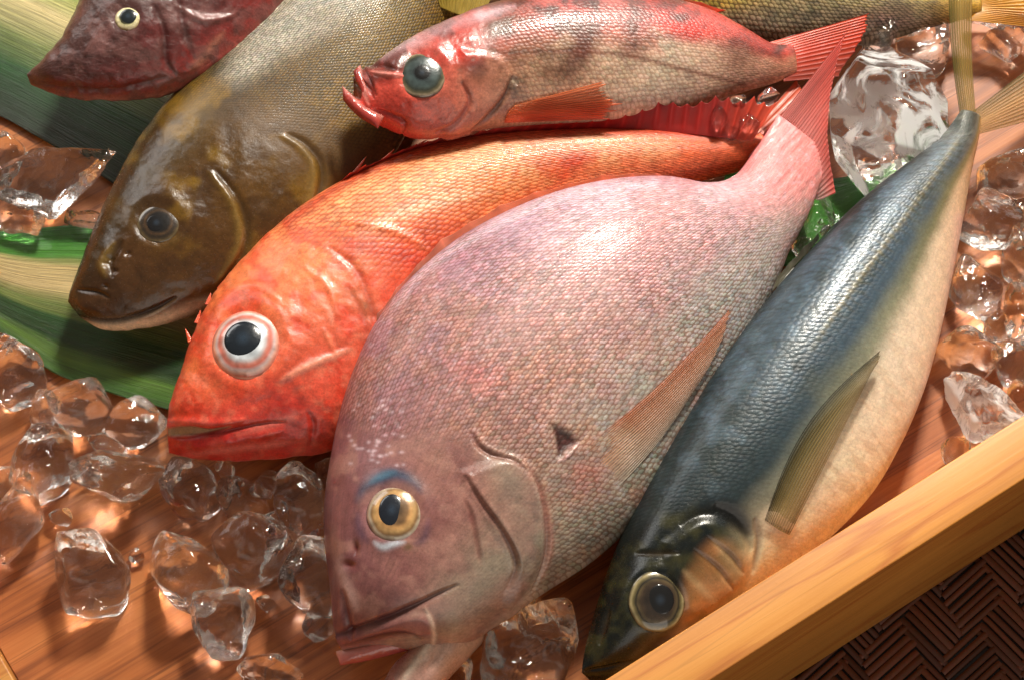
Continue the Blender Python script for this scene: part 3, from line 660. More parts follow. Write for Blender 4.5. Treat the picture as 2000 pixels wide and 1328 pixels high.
    lobe('lower_lip', root, [(656, 1272, 664, 1298, 10), (700, 1262, 708, 1292, 17), (745, 1248, 752, 1282, 19), (782, 1240, 787, 1272, 16), (812, 1246, 808, 1266, 8)], 0.031, 0.031, cl)
    # fins
    fin('pectoral_fin', root, [(1122, 888), (1150, 905), (1176, 930), (1196, 962)], [(1432, 596), (1420, 640), (1395, 700), (1350, 770)],
        [(232, 148, 100), (236, 170, 126), (236, 186, 152), (230, 196, 170), (216, 200, 182)], FINM, 22, drape=b, lift=(-0.0002, 0.002), bow=0.03, raydark=0.8, ripple=0.0003, jag=.03)
    fin('tail_fin', root, [(1462, 306), (1500, 320), (1560, 360), (1596, 392)], [(1656, 60), (1630, 150), (1618, 262), (1632, 376)],
        [(244, 180, 172), (244, 172, 166), (244, 182, 176), (246, 204, 198)], FIN, 30, z=(0.030, 0.029, 0.044, 0.035), thick=0.0008, nr=60, ripple=0.0005, raydark=0.9, tipcol=(238, 128, 116), jag=.03)
    fin('dorsal_fin', root, [(735, 650), (830, 528), (960, 442), (1100, 384), (1230, 358), (1340, 362)], [(736, 612), (822, 500), (938, 420), (1080, 360), (1222, 334), (1330, 346)],
        [(206, 140, 120), (216, 150, 120), (224, 130, 90), (222, 140, 116)], FIN, 11, z=(0.044, 0.044, 0.048, 0.046), raydark=1.25, jag=.4, ripple=0.0004)
    fin('anal_fin', root, [(1392, 772), (1450, 690), (1500, 600), (1530, 530)], [(1420, 772), (1485, 690), (1545, 590), (1556, 500)],
        [(120, 110, 100), (160, 160, 150), (140, 140, 128)], FIN, 10, z=(0.031, 0.031, 0.031, 0.031), raydark=1.2, jag=.3)
    return b
SNAP = pink_snapper()

# ---- orange scorpionfish
def orange_fish():
    st = [(326, 830, 330, 884, 16), (330, 790, 400, 899, 55), (345, 735, 480, 902, 80), (372, 662, 575, 894, 100), (418, 575, 690, 868, 115), (485, 495, 790, 780, 122),
          (560, 428, 870, 670, 122), (650, 367, 935, 580, 116), (760, 312, 1010, 505, 106), (880, 277, 1095, 448, 96), (1010, 259, 1180, 410, 84), (1150, 251, 1270, 385, 70), (1290, 252, 1350, 365, 55), (1400, 260, 1425, 345, 42), (1485, 258, 1498, 320, 25)]
    root = empty('orange_rockfish', at(650, 650, 0.0)); tag(root, 'bright orange fish with huge dark eye and red mouth, beside the pale pink one', 'fish', 'whole fish on the tray')
    b = Body(st, 0.028, 0.023, nu=500, nt=190, nb=36, nose=0.07); X, Y, t, c = b.X, b.Y, b.t, b.c
    up = hueblend(t, [(0, (204, 62, 46)), (.12, (228, 98, 62)), (.28, (236, 124, 74)), (.42, (238, 150, 92)), (.7, (240, 150, 84)), (1, (230, 96, 48))])
    lo = hueblend(t, [(0, (190, 30, 28)), (.12, (218, 72, 54)), (.3, (222, 94, 64)), (.45, (222, 92, 56)), (.6, (236, 148, 92)), (1, (228, 96, 56))])
    f = ss(.4, -.5, c)[:, None]; col = up * (1 - f) + lo * f
    n = fbm(X, Y, 70, 21); col *= (0.8 + .4 * n)[:, None]
    body = ss(.30, .40, t)
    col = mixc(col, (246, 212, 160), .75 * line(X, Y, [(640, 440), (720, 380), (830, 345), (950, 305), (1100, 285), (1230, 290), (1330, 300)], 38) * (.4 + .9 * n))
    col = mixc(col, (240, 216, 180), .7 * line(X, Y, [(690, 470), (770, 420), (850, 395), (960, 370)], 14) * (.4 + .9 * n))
    col = mixc(col, (218, 70, 24), .75 * speck(X, Y, 50, 22, .5, .68) * (0.35 + .65 * blob(X, Y, 1120, 330, 80, 50)) * body)
    col = mixc(col, (214, 66, 30), .8 * blob(X, Y, 1120, 322, 36, 26) * n * 1.4)
    col = mixc(col, (190, 36, 24), .7 * line(X, Y, [(560, 434), (650, 372), (760, 318), (880, 284), (1010, 266), (1150, 258), (1290, 258), (1400, 266)], 11, False))
    col = mixc(col, (210, 50, 24), .6 * speck(X, Y, 42, 23, .48, .62) * ss(.45, .3, t))
    col = mixc(col, (242, 140, 80), .6 * speck(X, Y, 60, 24, .4, .75) * ss(.34, .2, t) * ss(-.3, .5, c) * ss(.04, .1, t))
    col = mixc(col, (236, 150, 116), .25 * speck(X, Y, 16, 25, .5, .75) * ss(.4, .3, t))
    col = mixc(col, (206, 44, 22), .8 * blob(X, Y, 702, 480, 38, 22, 15) * (0.5 + n) + .7 * blob(X, Y, 800, 505, 60, 24, 30) * (0.4 + n))
    col = mixc(col, (104, 80, 46), .55 * blob(X, Y, 708, 590, 38, 16, 40) * (0.3 + 1.2 * fbm(X, Y, 14, 30)))
    col = mixc(col, (240, 176, 150), .65 * line(X, Y, [(545, 745), (590, 720), (640, 700), (690, 680)], 7) + .45 * line(X, Y, [(600, 560), (640, 600), (650, 640)], 6))
    col = mixc(col, (180, 24, 24), .7 * poly(X, Y, [(520, 740), (600, 790), (640, 850), (560, 890), (430, 895), (330, 886), (350, 850), (450, 835), (520, 800)], 20) * (.5 + .6 * n))
    col = mixc(col, (232, 132, 116), .5 * line(X, Y, [(460, 850), (540, 825), (600, 800)], 8) + .5 * line(X, Y, [(350, 890), (430, 878), (520, 870), (590, 860)], 8))
    col = mixc(col, (236, 120, 90), .6 * line(X, Y, [(418, 770), (424, 790), (415, 815)], 6) + .6 * line(X, Y, [(382, 768), (396, 786)], 5))
    # mouth
    m = poly(X, Y, [(322, 836), (370, 832), (410, 838), (450, 832), (410, 846), (360, 852), (322, 850)], 3.5); col = mixc(col, (150, 128, 96), .9 * m); b.disp -= 9 * m
    m = line(X, Y, [(322, 852), (360, 856), (410, 848), (470, 836), (520, 826), (560, 824)], 4); col = mixc(col, (120, 20, 20), .7 * m); b.disp -= 5 * m
    b.disp += 5 * line(X, Y, [(325, 822), (370, 822), (430, 826), (480, 818)], 9) + 5 * line(X, Y, [(325, 870), (400, 872), (480, 856), (560, 838)], 12)
    col = mixc(col, (230, 110, 96), .55 * line(X, Y, [(325, 824), (370, 824), (430, 828)], 6))
    # bony ridges on the head
    for p, wd, dp in (([(545, 745), (600, 716), (690, 678)], 8, 7), ([(420, 610), (455, 572), (500, 560), (550, 590)], 9, 7), ([(600, 800), (612, 830), (606, 870)], 6, -6), ([(560, 735), (585, 790), (575, 815)], 10, -4),
                      ([(640, 480), (690, 520), (720, 580), (735, 650)], 8, -5), ([(680, 560), (715, 640), (705, 730), (680, 800)], 8, -5), ([(590, 520), (640, 560), (660, 620)], 8, 5), ([(630, 640), (655, 690)], 6, 4), ([(660, 430), (720, 440), (790, 460), (850, 500)], 8, 4)):
        m = line(X, Y, p, wd); b.disp += dp * m * .6
        if dp < 0: col = mixc(col, (150, 30, 24), .4 * m)
        else: col = mixc(col, (240, 140, 100), .3 * m)
    b.disp += 3.5 * (fbm(X, Y, 22, 33) - .5) * ss(.42, .3, t) + 5 * (fbm(X, Y, 60, 34) - .5) * ss(.45, .3, t)
    b.disp += 9 * blob(X, Y, 485, 672, 94, 98, 0, 3) - 12 * blob(X, Y, 485, 670, 66, 70, 0, 3)
    m = line(X, Y, [(405, 720), (395, 670), (420, 610), (470, 585), (530, 595), (565, 640)], 6); col = mixc(col, (180, 60, 40), .5 * m)
    b.scale = np.clip(ss(.30, .42, t + .06 * c), .0, 1) * ss(1.0, .93, t); b.rough = .42 - .06 * ss(.4, .2, t)
    b.col = col; b.finish('body', root, SK_ORANGE, su=15, sv=10)
    eye(root, b, 485, 672, 70, 38, [(0, (40, 40, 40)), (.5, (206, 214, 220)), (.58, (190, 180, 180)), (.64, (196, 130, 116)), (.72, (206, 110, 92)), (.8, (210, 186, 182)), (.86, (226, 170, 150)), (.92, (214, 120, 96)), (.97, (226, 176, 160)), (1, (206, 90, 70))], ry=73, pry=38, pup=(-3, 2), pcol=(10, 22, 32), h=.5, ph=.42)
    fin('dorsal_fin', root, [(640, 378), (760, 318), (880, 283), (1010, 264), (1150, 256), (1290, 258), (1400, 268), (1470, 275)], [(690, 332), (800, 285), (905, 255), (1040, 235), (1170, 222), (1300, 188), (1420, 172), (1530, 180)],
        [(214, 86, 62), (200, 50, 42), (210, 66, 58), (176, 26, 20), (150, 18, 14), (150, 26, 18), (190, 64, 36)], FIND, 30, z=(.032, .036, .045, .046), raydark=1.35, jag=.3, ripple=.0007)
    fin('tail_fin', root, [(1460, 268), (1480, 290), (1480, 320)], [(1560, 150), (1600, 230), (1560, 330)], [(216, 90, 50), (210, 70, 36), (190, 50, 30)], FINO, 12, z=(.028, .028, .030, .026), raydark=.7)
    spines('spine', root, [(372, 668, 362, 642), (384, 632, 392, 606), (405, 596, 412, 572), (428, 566, 440, 545), (440, 552, 462, 528), (516, 474, 538, 456), (690, 342, 716, 306), (655, 366, 634, 350), (470, 518, 486, 490), (548, 440, 566, 412), (590, 408, 604, 384), (745, 318, 770, 292), (800, 296, 836, 272)], .031, 11, (226, 96, 64))
    return b
ORG = orange_fish()

# ---- steel blue horse mackerel
def blue_fish():
    st = [(1136, 1312, 1160, 1336, 10), (1142, 1270, 1225, 1328, 48), (1158, 1200, 1305, 1290, 80), (1185, 1110, 1395, 1236, 104), (1225, 1010, 1490, 1168, 122), (1280, 900, 1600, 1075, 136),
          (1345, 790, 1698, 975, 140), (1420, 680, 1760, 872, 136), (1500, 580, 1803, 772, 126), (1580, 490, 1832, 672, 112), (1660, 408, 1856, 560, 96), (1735, 345, 1876, 452, 76), (1798, 298, 1890, 362, 56), (1848, 258, 1902, 292, 38), (1880, 215, 1914, 235, 18)]
    root = empty('blue_backed_mackerel', at(1500, 900, 0.0)); tag(root, 'steel blue backed fish with pale golden belly, its head touching the wooden rail', 'fish', 'whole fish on the tray')
    nu = 520; b = Body(st, 0.034, 0.024, nu=nu, nt=210, nb=36, nose=0.08, skew=.25, flat=.6); X, Y, t, c = b.X, b.Y, b.t, b.c
    blue = hueblend(t, [(0, (20, 26, 24)), (.2, (28, 38, 40)), (.35, (44, 58, 62)), (.55, (58, 76, 88)), (.75, (70, 88, 102)), (.9, (84, 94, 100)), (1, (120, 120, 108))])
    gold = hueblend(t, [(0, (60, 48, 30)), (.12, (96, 70, 40)), (.25, (240, 214, 166)), (.4, (246, 226, 190)), (.6, (240, 220, 194)), (.8, (232, 208, 178)), (1, (200, 160, 110))])
    side = hueblend(t, [(0, (60, 56, 40)), (.2, (140, 120, 90)), (.4, (140, 142, 124)), (.6, (142, 142, 118)), (.8, (120, 118, 88)), (1, (140, 126, 86))])
    e = c + .10 * (fbm(X, Y, 60, 41) - .5)
    f = ss(.05, -.25, e)[:, None]; g = ss(-.2, -.5, e)[:, None]
    col = blue * (1 - f) + side * f; col = col * (1 - g) + gold * g
    n = fbm(X, Y, 80, 42)
    # narrow cross bars of dark pigment on the back
    s_ = b.L + 26 * (fbm(X, Y, 50, 43) - .5) + b.V * .18
    bars = ss(.1, .9, np.sin(s_ / 2.6 * 1.0)) * ss(.35, .65, fbm(s_ * 3, b.V, 30, 44))
    col = mixc(col, (24, 36, 38), .5 * bars * ss(.05, .3, c) * ss(.1, .2, t))
    col = mixc(col, (28, 40, 36), .55 * speck(X, Y, 34, 45, .5, .7) * ss(.0, .3, c))
    col = mixc(col, (120, 146, 166), .2 * speck(X, Y, 50, 46, .5, .7) * ss(.1, .4, c) * ss(.2, .4, t))
    col = mixc(col, (120, 118, 84), .4 * speck(X, Y, 90, 47, .4, .65) * ss(.25, 0, c) * ss(-.35, -.05, c) * ss(.35, .6, t))
    col = mixc(col, (236, 200, 170), .4 * speck(X, Y, 70, 48, .45, .7) * ss(-.3, -.6, c))
    col = mixc(col, (190, 140, 96), .28 * speck(b.L * 1.4, b.V * .35, 16, 49, .52, .7) * ss(.2, .35, t) * ss(.75, .5, t) * ss(-.2, -.5, c))
    m = line(X, Y, [(1560, 720), (1640, 600), (1720, 490), (1800, 380), (1868, 280)], 6, False); dd, tt = dline(X, Y, [(1640, 600), (1720, 490), (1800, 380), (1868, 280)])
    col = mixc(col, (176, 160, 110), .4 * m * (.7 + .3 * np.sin(b.L / 2.2)) * ss(.5, .62, t)); b.disp += .8 * m * ss(.5, .62, t) * (.8 + .2 * np.sin(b.L / 2.2))
    comb = ss(.2, .9, np.sin(s_ / 3.0)) * np.exp(-(dd / 26) ** 2); col = mixc(col, (74, 70, 44), .45 * comb)
    col = mixc(col, (236, 190, 190), .5 * line(X, Y, [(1878, 430), (1862, 560), (1838, 680), (1800, 800), (1750, 920)], 14, False))
    # back edge
    col = mixc(col, (28, 34, 30), .8 * line(X, Y, [(1160, 1200), (1225, 1010), (1345, 790), (1500, 580), (1580, 490), (1740, 344), (1800, 300)], 9, False))
    # head
    head = poly(X, Y, [(1100, 1360), (1130, 1180), (1230, 1040), (1360, 985), (1440, 1010), (1475, 1080), (1440, 1170), (1330, 1260), (1200, 1360)], 22)
    col = mixc(col, (16, 20, 18), .8 * head * ss(-.4, .2, c)); col = mixc(col, (196, 128, 72), .8 * head * poly(X, Y, [(1340, 1130), (1390, 1060), (1460, 1090), (1450, 1140), (1360, 1210), (1325, 1200)], 22) * (.5 + .8 * fbm(X, Y, 24, 50)))
    col = mixc(col, (206, 170, 124), .6 * line(X, Y, [(1390, 1050), (1420, 1090), (1450, 1130)], 10) + .6 * line(X, Y, [(1330, 1110), (1370, 1150), (1400, 1180)], 9))
    col = mixc(col, (84, 80, 42), .4 * head * speck(X, Y, 26, 51, .35, .85))
    for p, wd in (([(1330, 1030), (1370, 1002), (1420, 1000), (1455, 1035), (1468, 1075)], 17), ([(1395, 985), (1440, 1010), (1470, 1050)], 16)):
        m = line(X, Y, p, wd); col = mixc(col, (12, 14, 14), .9 * m); b.disp -= 5 * m
    m = line(X, Y, [(1475, 1010), (1482, 1060), (1470, 1120)], 7); col = mixc(col, (90, 50, 34), .7 * m); b.disp -= 5 * m
    b.disp += 7 * poly(X, Y, [(1300, 1060), (1370, 1015), (1440, 1040), (1460, 1090), (1430, 1160), (1340, 1200)], 14)
    for p in ([(1350, 1070), (1400, 1110), (1430, 1150)], [(1375, 1045), (1425, 1085), (1450, 1120)], [(1240, 1080), (1330, 1080)], [(1190, 1190), (1170, 1260)]):
        m = line(X, Y, p, 6); b.disp -= 4 * m; col = mixc(col, (60, 44, 28), .5 * m)
    b.disp += 7 * blob(X, Y, 1282, 1172, 74, 74, 0, 3) - 9 * blob(X, Y, 1282, 1172, 50, 52, 0, 3)
    m = line(X, Y, [(1130, 1312), (1180, 1305), (1240, 1290)], 5); b.disp -= 6 * m; col = mixc(col, (10, 10, 10), .8 * m)
    col = mixc(col, (222, 170, 140), .8 * blob(X, Y, 1520, 1020, 30, 26)); b.disp += 6 * blob(X, Y, 1520, 1020, 34, 28, 0, 2)
    b.scale = (1 - .9 * head) * (.35 + .65 * ss(-.1, .3, c)); b.rough = .40 + .06 * ss(0, -.4, c) - .14 * head
    b.col = col; b.finish('body', root, SK_BLUE, su=9, sv=11)
    eye(root, b, 1284, 1174, 52, 26, [(0, (24, 20, 18)), (.45, (44, 34, 26)), (.6, (60, 46, 32)), (.7, (84, 70, 46)), (.76, (30, 26, 18)), (.85, (110, 98, 62)), (.92, (166, 150, 108)), (1, (34, 34, 26))], ry=56, pry=28, pup=(4, 2), pcol=(12, 12, 14), h=.27, sink=.0, tilt=.3)
    fin('pectoral_fin', root, [(1494, 1014), (1505, 1022), (1522, 1034), (1542, 1044)], [(1722, 682), (1722, 690), (1718, 702), (1708, 716)], [(40, 36, 22), (136, 118, 66), (174, 152, 96), (184, 158, 106), (160, 130, 84)], FINM, 14, drape=b, lift=(.0001, .0065), bow=(-.09, .0), raydark=.7, ripple=.0003, jag=.02)
    fin('dorsal_fin', root, [(1240, 985), (1330, 818), (1430, 665), (1530, 545), (1600, 468)], [(1250, 955), (1325, 798), (1420, 648), (1522, 528), (1598, 455)], [(60, 62, 56), (110, 108, 92), (140, 134, 110), (70, 70, 60)], FIN, 10, z=(.035, .035, .037, .037), raydark=1.3, jag=.4)
    fin('tail_fin', root, [(1876, 232), (1892, 226), (1906, 222)], [(1852, -30), (1876, -36), (1900, -30)], [(110, 104, 50), (186, 160, 90), (170, 140, 70)], FINT, 9, z=(.030, .030, .046, .044), raydark=.6, nr=60, bow=-.02)
    fin('tail_fin', root, [(1892, 224), (1908, 240), (1912, 262)], [(2060, 96), (2080, 150), (2050, 225)], [(150, 130, 84), (214, 176, 116), (190, 150, 96)], FINT, 12, z=(.030, .028, .024, .018), raydark=.65, nr=60)
    return b
BLU = blue_fish()

# ---- olive brown fish
def olive_fish():
    st = [(133, 590, 158, 622, 14), (139, 560, 205, 646, 50), (157, 510, 285, 642, 76), (184, 440, 375, 618, 98), (214, 375, 465, 582, 114), (254, 300, 565, 530, 126), (305, 228, 655, 450, 134), (365, 160, 740, 350, 136), (435, 92, 812, 232, 132), (505, 27, 862, 112, 124), (572, -32, 898, 0, 112), (640, -90, 935, -100, 96), (720, -160, 965, -200, 74), (830, -230, 1000, -285, 46), (920, -300, 1030, -340, 22)]
    root = empty('olive_brown_fish', at(450, 350, 0.0)); tag(root, 'big olive brown fish with a yellowish fine scaled flank, snout resting on the striped leaf', 'fish', 'whole fish on the tray')
    st = [q[:4] + (q[4] * .86,) for q in st]; b = Body(st, 0.024, 0.020, nu=440, nt=190, nb=36, nose=.08); X, Y, t, c = b.X, b.Y, b.t, b.c
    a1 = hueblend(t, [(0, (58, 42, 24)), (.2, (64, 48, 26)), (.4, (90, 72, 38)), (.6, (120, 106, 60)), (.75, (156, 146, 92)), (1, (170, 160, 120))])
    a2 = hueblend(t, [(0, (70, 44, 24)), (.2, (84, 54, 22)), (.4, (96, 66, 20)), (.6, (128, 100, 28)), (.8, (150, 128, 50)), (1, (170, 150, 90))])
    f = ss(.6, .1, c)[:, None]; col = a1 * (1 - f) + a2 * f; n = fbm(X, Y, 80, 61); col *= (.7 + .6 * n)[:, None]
    col = mixc(col, (60, 38, 18), .6 * speck(X, Y, 50, 62, .45, .7) * ss(.5, .3, t)); col = mixc(col, (146, 110, 30), .6 * speck(X, Y, 60, 63, .48, .7) * ss(.1, .3, t))
    col = mixc(col, (196, 190, 176), .85 * poly(X, Y, [(440, 150), (470, 60), (560, -60), (760, -60), (740, 0), (640, 60), (540, 120), (470, 160)], 30) * (.6 + .7 * fbm(X * .4 + Y * .3, Y, 20, 64)))  # whitish sheen and fin tone painted on the upper flank
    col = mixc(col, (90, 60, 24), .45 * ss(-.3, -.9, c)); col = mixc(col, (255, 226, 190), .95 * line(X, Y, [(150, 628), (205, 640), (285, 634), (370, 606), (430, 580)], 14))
    m = line(X, Y, [(134, 600), (165, 622), (230, 628), (300, 606), (345, 580)], 5); col = mixc(col, (34, 20, 12), .85 * m); b.disp -= 8 * m
    b.disp += 7 * blob(X, Y, 168, 600, 32, 20, 15); m = line(X, Y, [(150, 566), (190, 572), (215, 584)], 5); b.disp -= 5 * m; col = mixc(col, (36, 24, 14), .6 * m)
    for p in ([(560, 262), (600, 285), (628, 330), (618, 400), (590, 470)], [(420, 330), (470, 400), (480, 480), (430, 560)], [(240, 470), (215, 510), (220, 545)]):
        m = line(X, Y, p, 8); b.disp -= 6 * m; col = mixc(col, (50, 32, 16), .6 * m); m = line(X, Y, [(x - 14, y + 2) for x, y in p], 9); b.disp += 4 * m; col = mixc(col, (158, 126, 60), .45 * m)
    b.disp += 7 * blob(X, Y, 308, 432, 72, 66, 0, 2) - 8 * blob(X, Y, 308, 435, 46, 44, 0, 3) + 4 * (fbm(X, Y, 30, 65) - .5) * ss(.45, .3, t)
    for x, y in ((212, 505), (205, 515), (250, 496), (225, 530), (205, 560)): b.disp -= 5 * blob(X, Y, x, y, 6, 5)
    b.scale = np.clip(ss(.36, .48, t + .05 * c), .0, 1); b.rough = .5 - .26 * ss(.45, .3, t)
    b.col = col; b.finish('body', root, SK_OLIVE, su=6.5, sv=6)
    eye(root, b, 312, 434, 44, 19, [(0, (10, 8, 8)), (.5, (20, 16, 14)), (.62, (70, 50, 30)), (.75, (40, 30, 20)), (.85, (66, 52, 32)), (.93, (100, 84, 54)), (1, (50, 36, 22))], ry=42, pup=(-4, -2), pcol=(4, 4, 8), h=.2, sink=.08)
    fin('dorsal_fin', root, [(418, 112), (470, 60), (530, 5), (590, -50)], [(402, 122), (448, 62), (506, 4), (566, -52)], [(150, 146, 110), (206, 204, 190), (220, 216, 200)], FIN, 8, z=(.028, .028, .030, .030), raydark=1.1, jag=.1)
    fin('pectoral_fin', root, [(640, 338), (650, 356), (660, 372)], [(740, 300), (735, 330), (720, 350)], [(120, 110, 100), (60, 44, 34)], FIN, 6, z=(.030, .030, .026, .026), raydark=1.3)
    return b
OLI = olive_fish()

# ---- mottled red fish
def red_fish():
    st = [(690, 152, 690, 196, 16), (706, 136, 706, 230, 44), (745, 112, 752, 254, 66), (800, 77, 815, 276, 82), (866, 43, 878, 274, 94), (950, 12, 955, 258, 102), (1060, -11, 1064, 248, 104), (1180, -16, 1178, 242, 98), (1290, -4, 1280, 228, 86), (1380, 20, 1370, 210, 70), (1450, 55, 1450, 184, 52), (1502, 84, 1512, 166, 36), (1545, 88, 1555, 146, 18)]
    root = empty('mottled_red_fish', at(1050, 150, 0.0)); tag(root, 'pink and red mottled fish with brown blotches and dull grey eye, above the orange one', 'fish', 'whole fish on the tray')
    zz = np.interp(np.linspace(0, 1, 440), [0, .35, .8, 1], [.058, .050, .040, .035]); b = Body(st, zz, zz - .003, nu=440, nt=170, nb=34, nose=.09); X, Y, t, c = b.X, b.Y, b.t, b.c
    a1 = hueblend(t, [(0, (190, 84, 74)), (.2, (176, 96, 84)), (.5, (170, 92, 86)), (.8, (196, 80, 70)), (1, (170, 90, 76))])
    a2 = hueblend(t, [(0, (214, 80, 66)), (.2, (206, 104, 84)), (.4, (206, 160, 128)), (.7, (206, 184, 160)), (1, (196, 130, 104))])
    f = ss(.25, -.15, c)[:, None]; col = a1 * (1 - f) + a2 * f; n = fbm(X, Y, 60, 71); col *= (.8 + .4 * n)[:, None]; n = ss(.25, .65, n) * 1.25
    col = mixc(col, (196, 60, 50), .6 * speck(X, Y, 70, 74, .45, .6) * ss(-.5, .1, c)); col = mixc(col, (92, 48, 40), .9 * speck(X, Y, 52, 73, .46, .58) * ss(-.25, .2, c)); col = mixc(col, (96, 56, 34), .8 * blob(X, Y, 1010, 55, 70, 26, 5) * (.4 + n) + .75 * blob(X, Y, 960, 120, 40, 60, 30) * n * 1.3 + .6 * blob(X, Y, 1080, 130, 60, 34, 20) * n * 1.3)
    col = mixc(col, (110, 64, 50), .75 * blob(X, Y, 1140, 80, 30, 60, 20) * n * 1.4 + .65 * blob(X, Y, 1240, 60, 30, 60, 10) * n * 1.4 + .6 * blob(X, Y, 1440, 110, 40, 40) * n)
    col = mixc(col, (60, 54, 48), .75 * blob(X, Y, 1010, 170, 22, 30, 20) * (.4 + n) + .7 * blob(X, Y, 930, 130, 26, 18) * (.4 + n) + .5 * blob(X, Y, 1090, 110, 40, 16, 20) * speck(X, Y, 8, 75, .4, .6))
    col = mixc(col, (216, 44, 26), .85 * blob(X, Y, 1330, 45, 60, 26, 20) * (.5 + n)); col = mixc(col, (206, 60, 46), .6 * speck(X, Y, 44, 72, .5, .68) * ss(-.1, .4, c) * ss(.35, .5, t))
    col = mixc(col, (50, 30, 26), .8 * blob(X, Y, 1325, 35, 24, 9, 5)); col = mixc(col, (222, 190, 196), .6 * line(X, Y, [(740, 118), (800, 86), (870, 52), (940, 30), (1010, 12)], 14) * (.5 + n))
    col = mixc(col, (216, 50, 40), .75 * line(X, Y, [(690, 190), (720, 215), (770, 250), (830, 268)], 22) + .6 * blob(X, Y, 900, 90, 50, 30, 20) * n * 1.3 + .45 * blob(X, Y, 780, 200, 50, 30, 30))
    col = mixc(col, (110, 60, 44), .7 * line(X, Y, [(960, 105), (1100, 100), (1220, 108), (1330, 135), (1450, 165)], 5, False))
    col = mixc(col, (70, 84, 70), .5 * speck(X, Y, 20, 76, .56, .7) * blob(X, Y, 970, 130, 90, 60))
    for p, wd, d, cc in (([(675, 170), (700, 160), (720, 175), (730, 195)], 5, -6, (90, 24, 18)), ([(690, 135), (705, 165), (722, 205)], 5, -6, (96, 20, 16)), ([(708, 130), (722, 160), (735, 190)], 5, -5, (100, 24, 18)), ([(715, 128), (745, 128), (775, 140)], 7, -5, (70, 30, 24)), ([(1000, 150), (985, 190), (955, 225), (920, 255)], 6, -8, (46, 30, 26)), ([(900, 160), (915, 200), (890, 240), (850, 262)], 6, -5, (150, 60, 46)), ([(735, 215), (765, 225), (790, 240), (785, 262)], 5, -5, (130, 24, 24)), ([(1000, 150), (1012, 168)], 5, -4, (206, 190, 170))):
        m = line(X, Y, p, wd); b.disp += d * m; col = mixc(col, cc, .7 * m)
    for p in ([(697, 150), (712, 180), (722, 212)], [(683, 186), (700, 205), (730, 228)], [(722, 140), (760, 148), (790, 150)]):
        m = line(X, Y, p, 5); b.disp += 5 * m; col = mixc(col, (240, 150, 136), .7 * m)
    m = poly(X, Y, [(668, 170), (690, 160), (704, 178), (700, 196), (682, 184)], 3); col = mixc(col, (120, 70, 20), .8 * m); b.disp -= 10 * m
    b.disp += 7 * blob(X, Y, 825, 143, 68, 66, 0, 3) - 9 * blob(X, Y, 825, 143, 46, 46, 0, 3) + 5 * (fbm(X, Y, 26, 78) - .5) * ss(.35, .25, t) + 5 * poly(X, Y, [(900, 100), (985, 120), (990, 190), (930, 250), (870, 262), (905, 190)], 10)
    b.scale = np.clip(ss(.28, .38, t), .05, 1); b.rough = .38 - .08 * ss(.3, .2, t); b.col = col; b.finish('body', root, SK_RED, su=9, sv=8)
    eye(root, b, 825, 144, 50, 17, [(0, (10, 10, 10)), (.3, (18, 24, 26)), (.4, (50, 62, 62)), (.6, (60, 72, 70)), (.74, (50, 54, 44)), (.84, (96, 88, 64)), (.9, (150, 134, 108)), (1, (70, 44, 34))], ry=50, pcol=(6, 8, 10), h=.26)
    def cr(q): q.col = mixc(hueblend(q.c, [(-1, (170, 44, 40)), (0, (200, 84, 72)), (1, (226, 160, 144))]), (120, 34, 28), .8 * fbm(q.X, q.Y, 14, 4))
    lobe('lower_jaw', root, [(668, 168, 670, 196, 10), (688, 186, 682, 212, 13), (712, 208, 704, 232, 14), (750, 228, 738, 252, 10)], .059, .059, cr)
    lobe('upper_lip', root, [(704, 128, 690, 140, 8), (708, 140, 694, 158, 10), (715, 162, 703, 174, 8), (722, 182, 712, 192, 4)], .060, .060, cr)
    fin('pectoral_fin', root, [(985, 240), (992, 222), (1006, 206)], [(1205, 232), (1222, 200), (1185, 158)], [(255, 110, 66), (255, 140, 84), (250, 160, 104)], FINT, 15, drape=b, lift=(.001, .002), raydark=.9, ripple=.0006, jag=.14)
    fin('tail_fin', root, [(1500, 84), (1535, 108), (1530, 160)], [(1700, 26), (1690, 70), (1640, 150)], [(226, 84, 50), (206, 60, 30), (150, 60, 44)], FINO, 14, z=(.036, .034, .034, .028), raydark=.7, nr=50)
    fin('dorsal_fin', root, [(950, 14), (1060, -8), (1180, -12), (1290, 0), (1390, 26)], [(960, -2), (1070, -28), (1190, -30), (1300, -16), (1420, 20)], [(120, 84, 70), (96, 70, 60), (214, 80, 50)], FIN, 10, z=(.050, .040, .052, .041), raydark=1.2, jag=.3)
    return b
RED = red_fish()

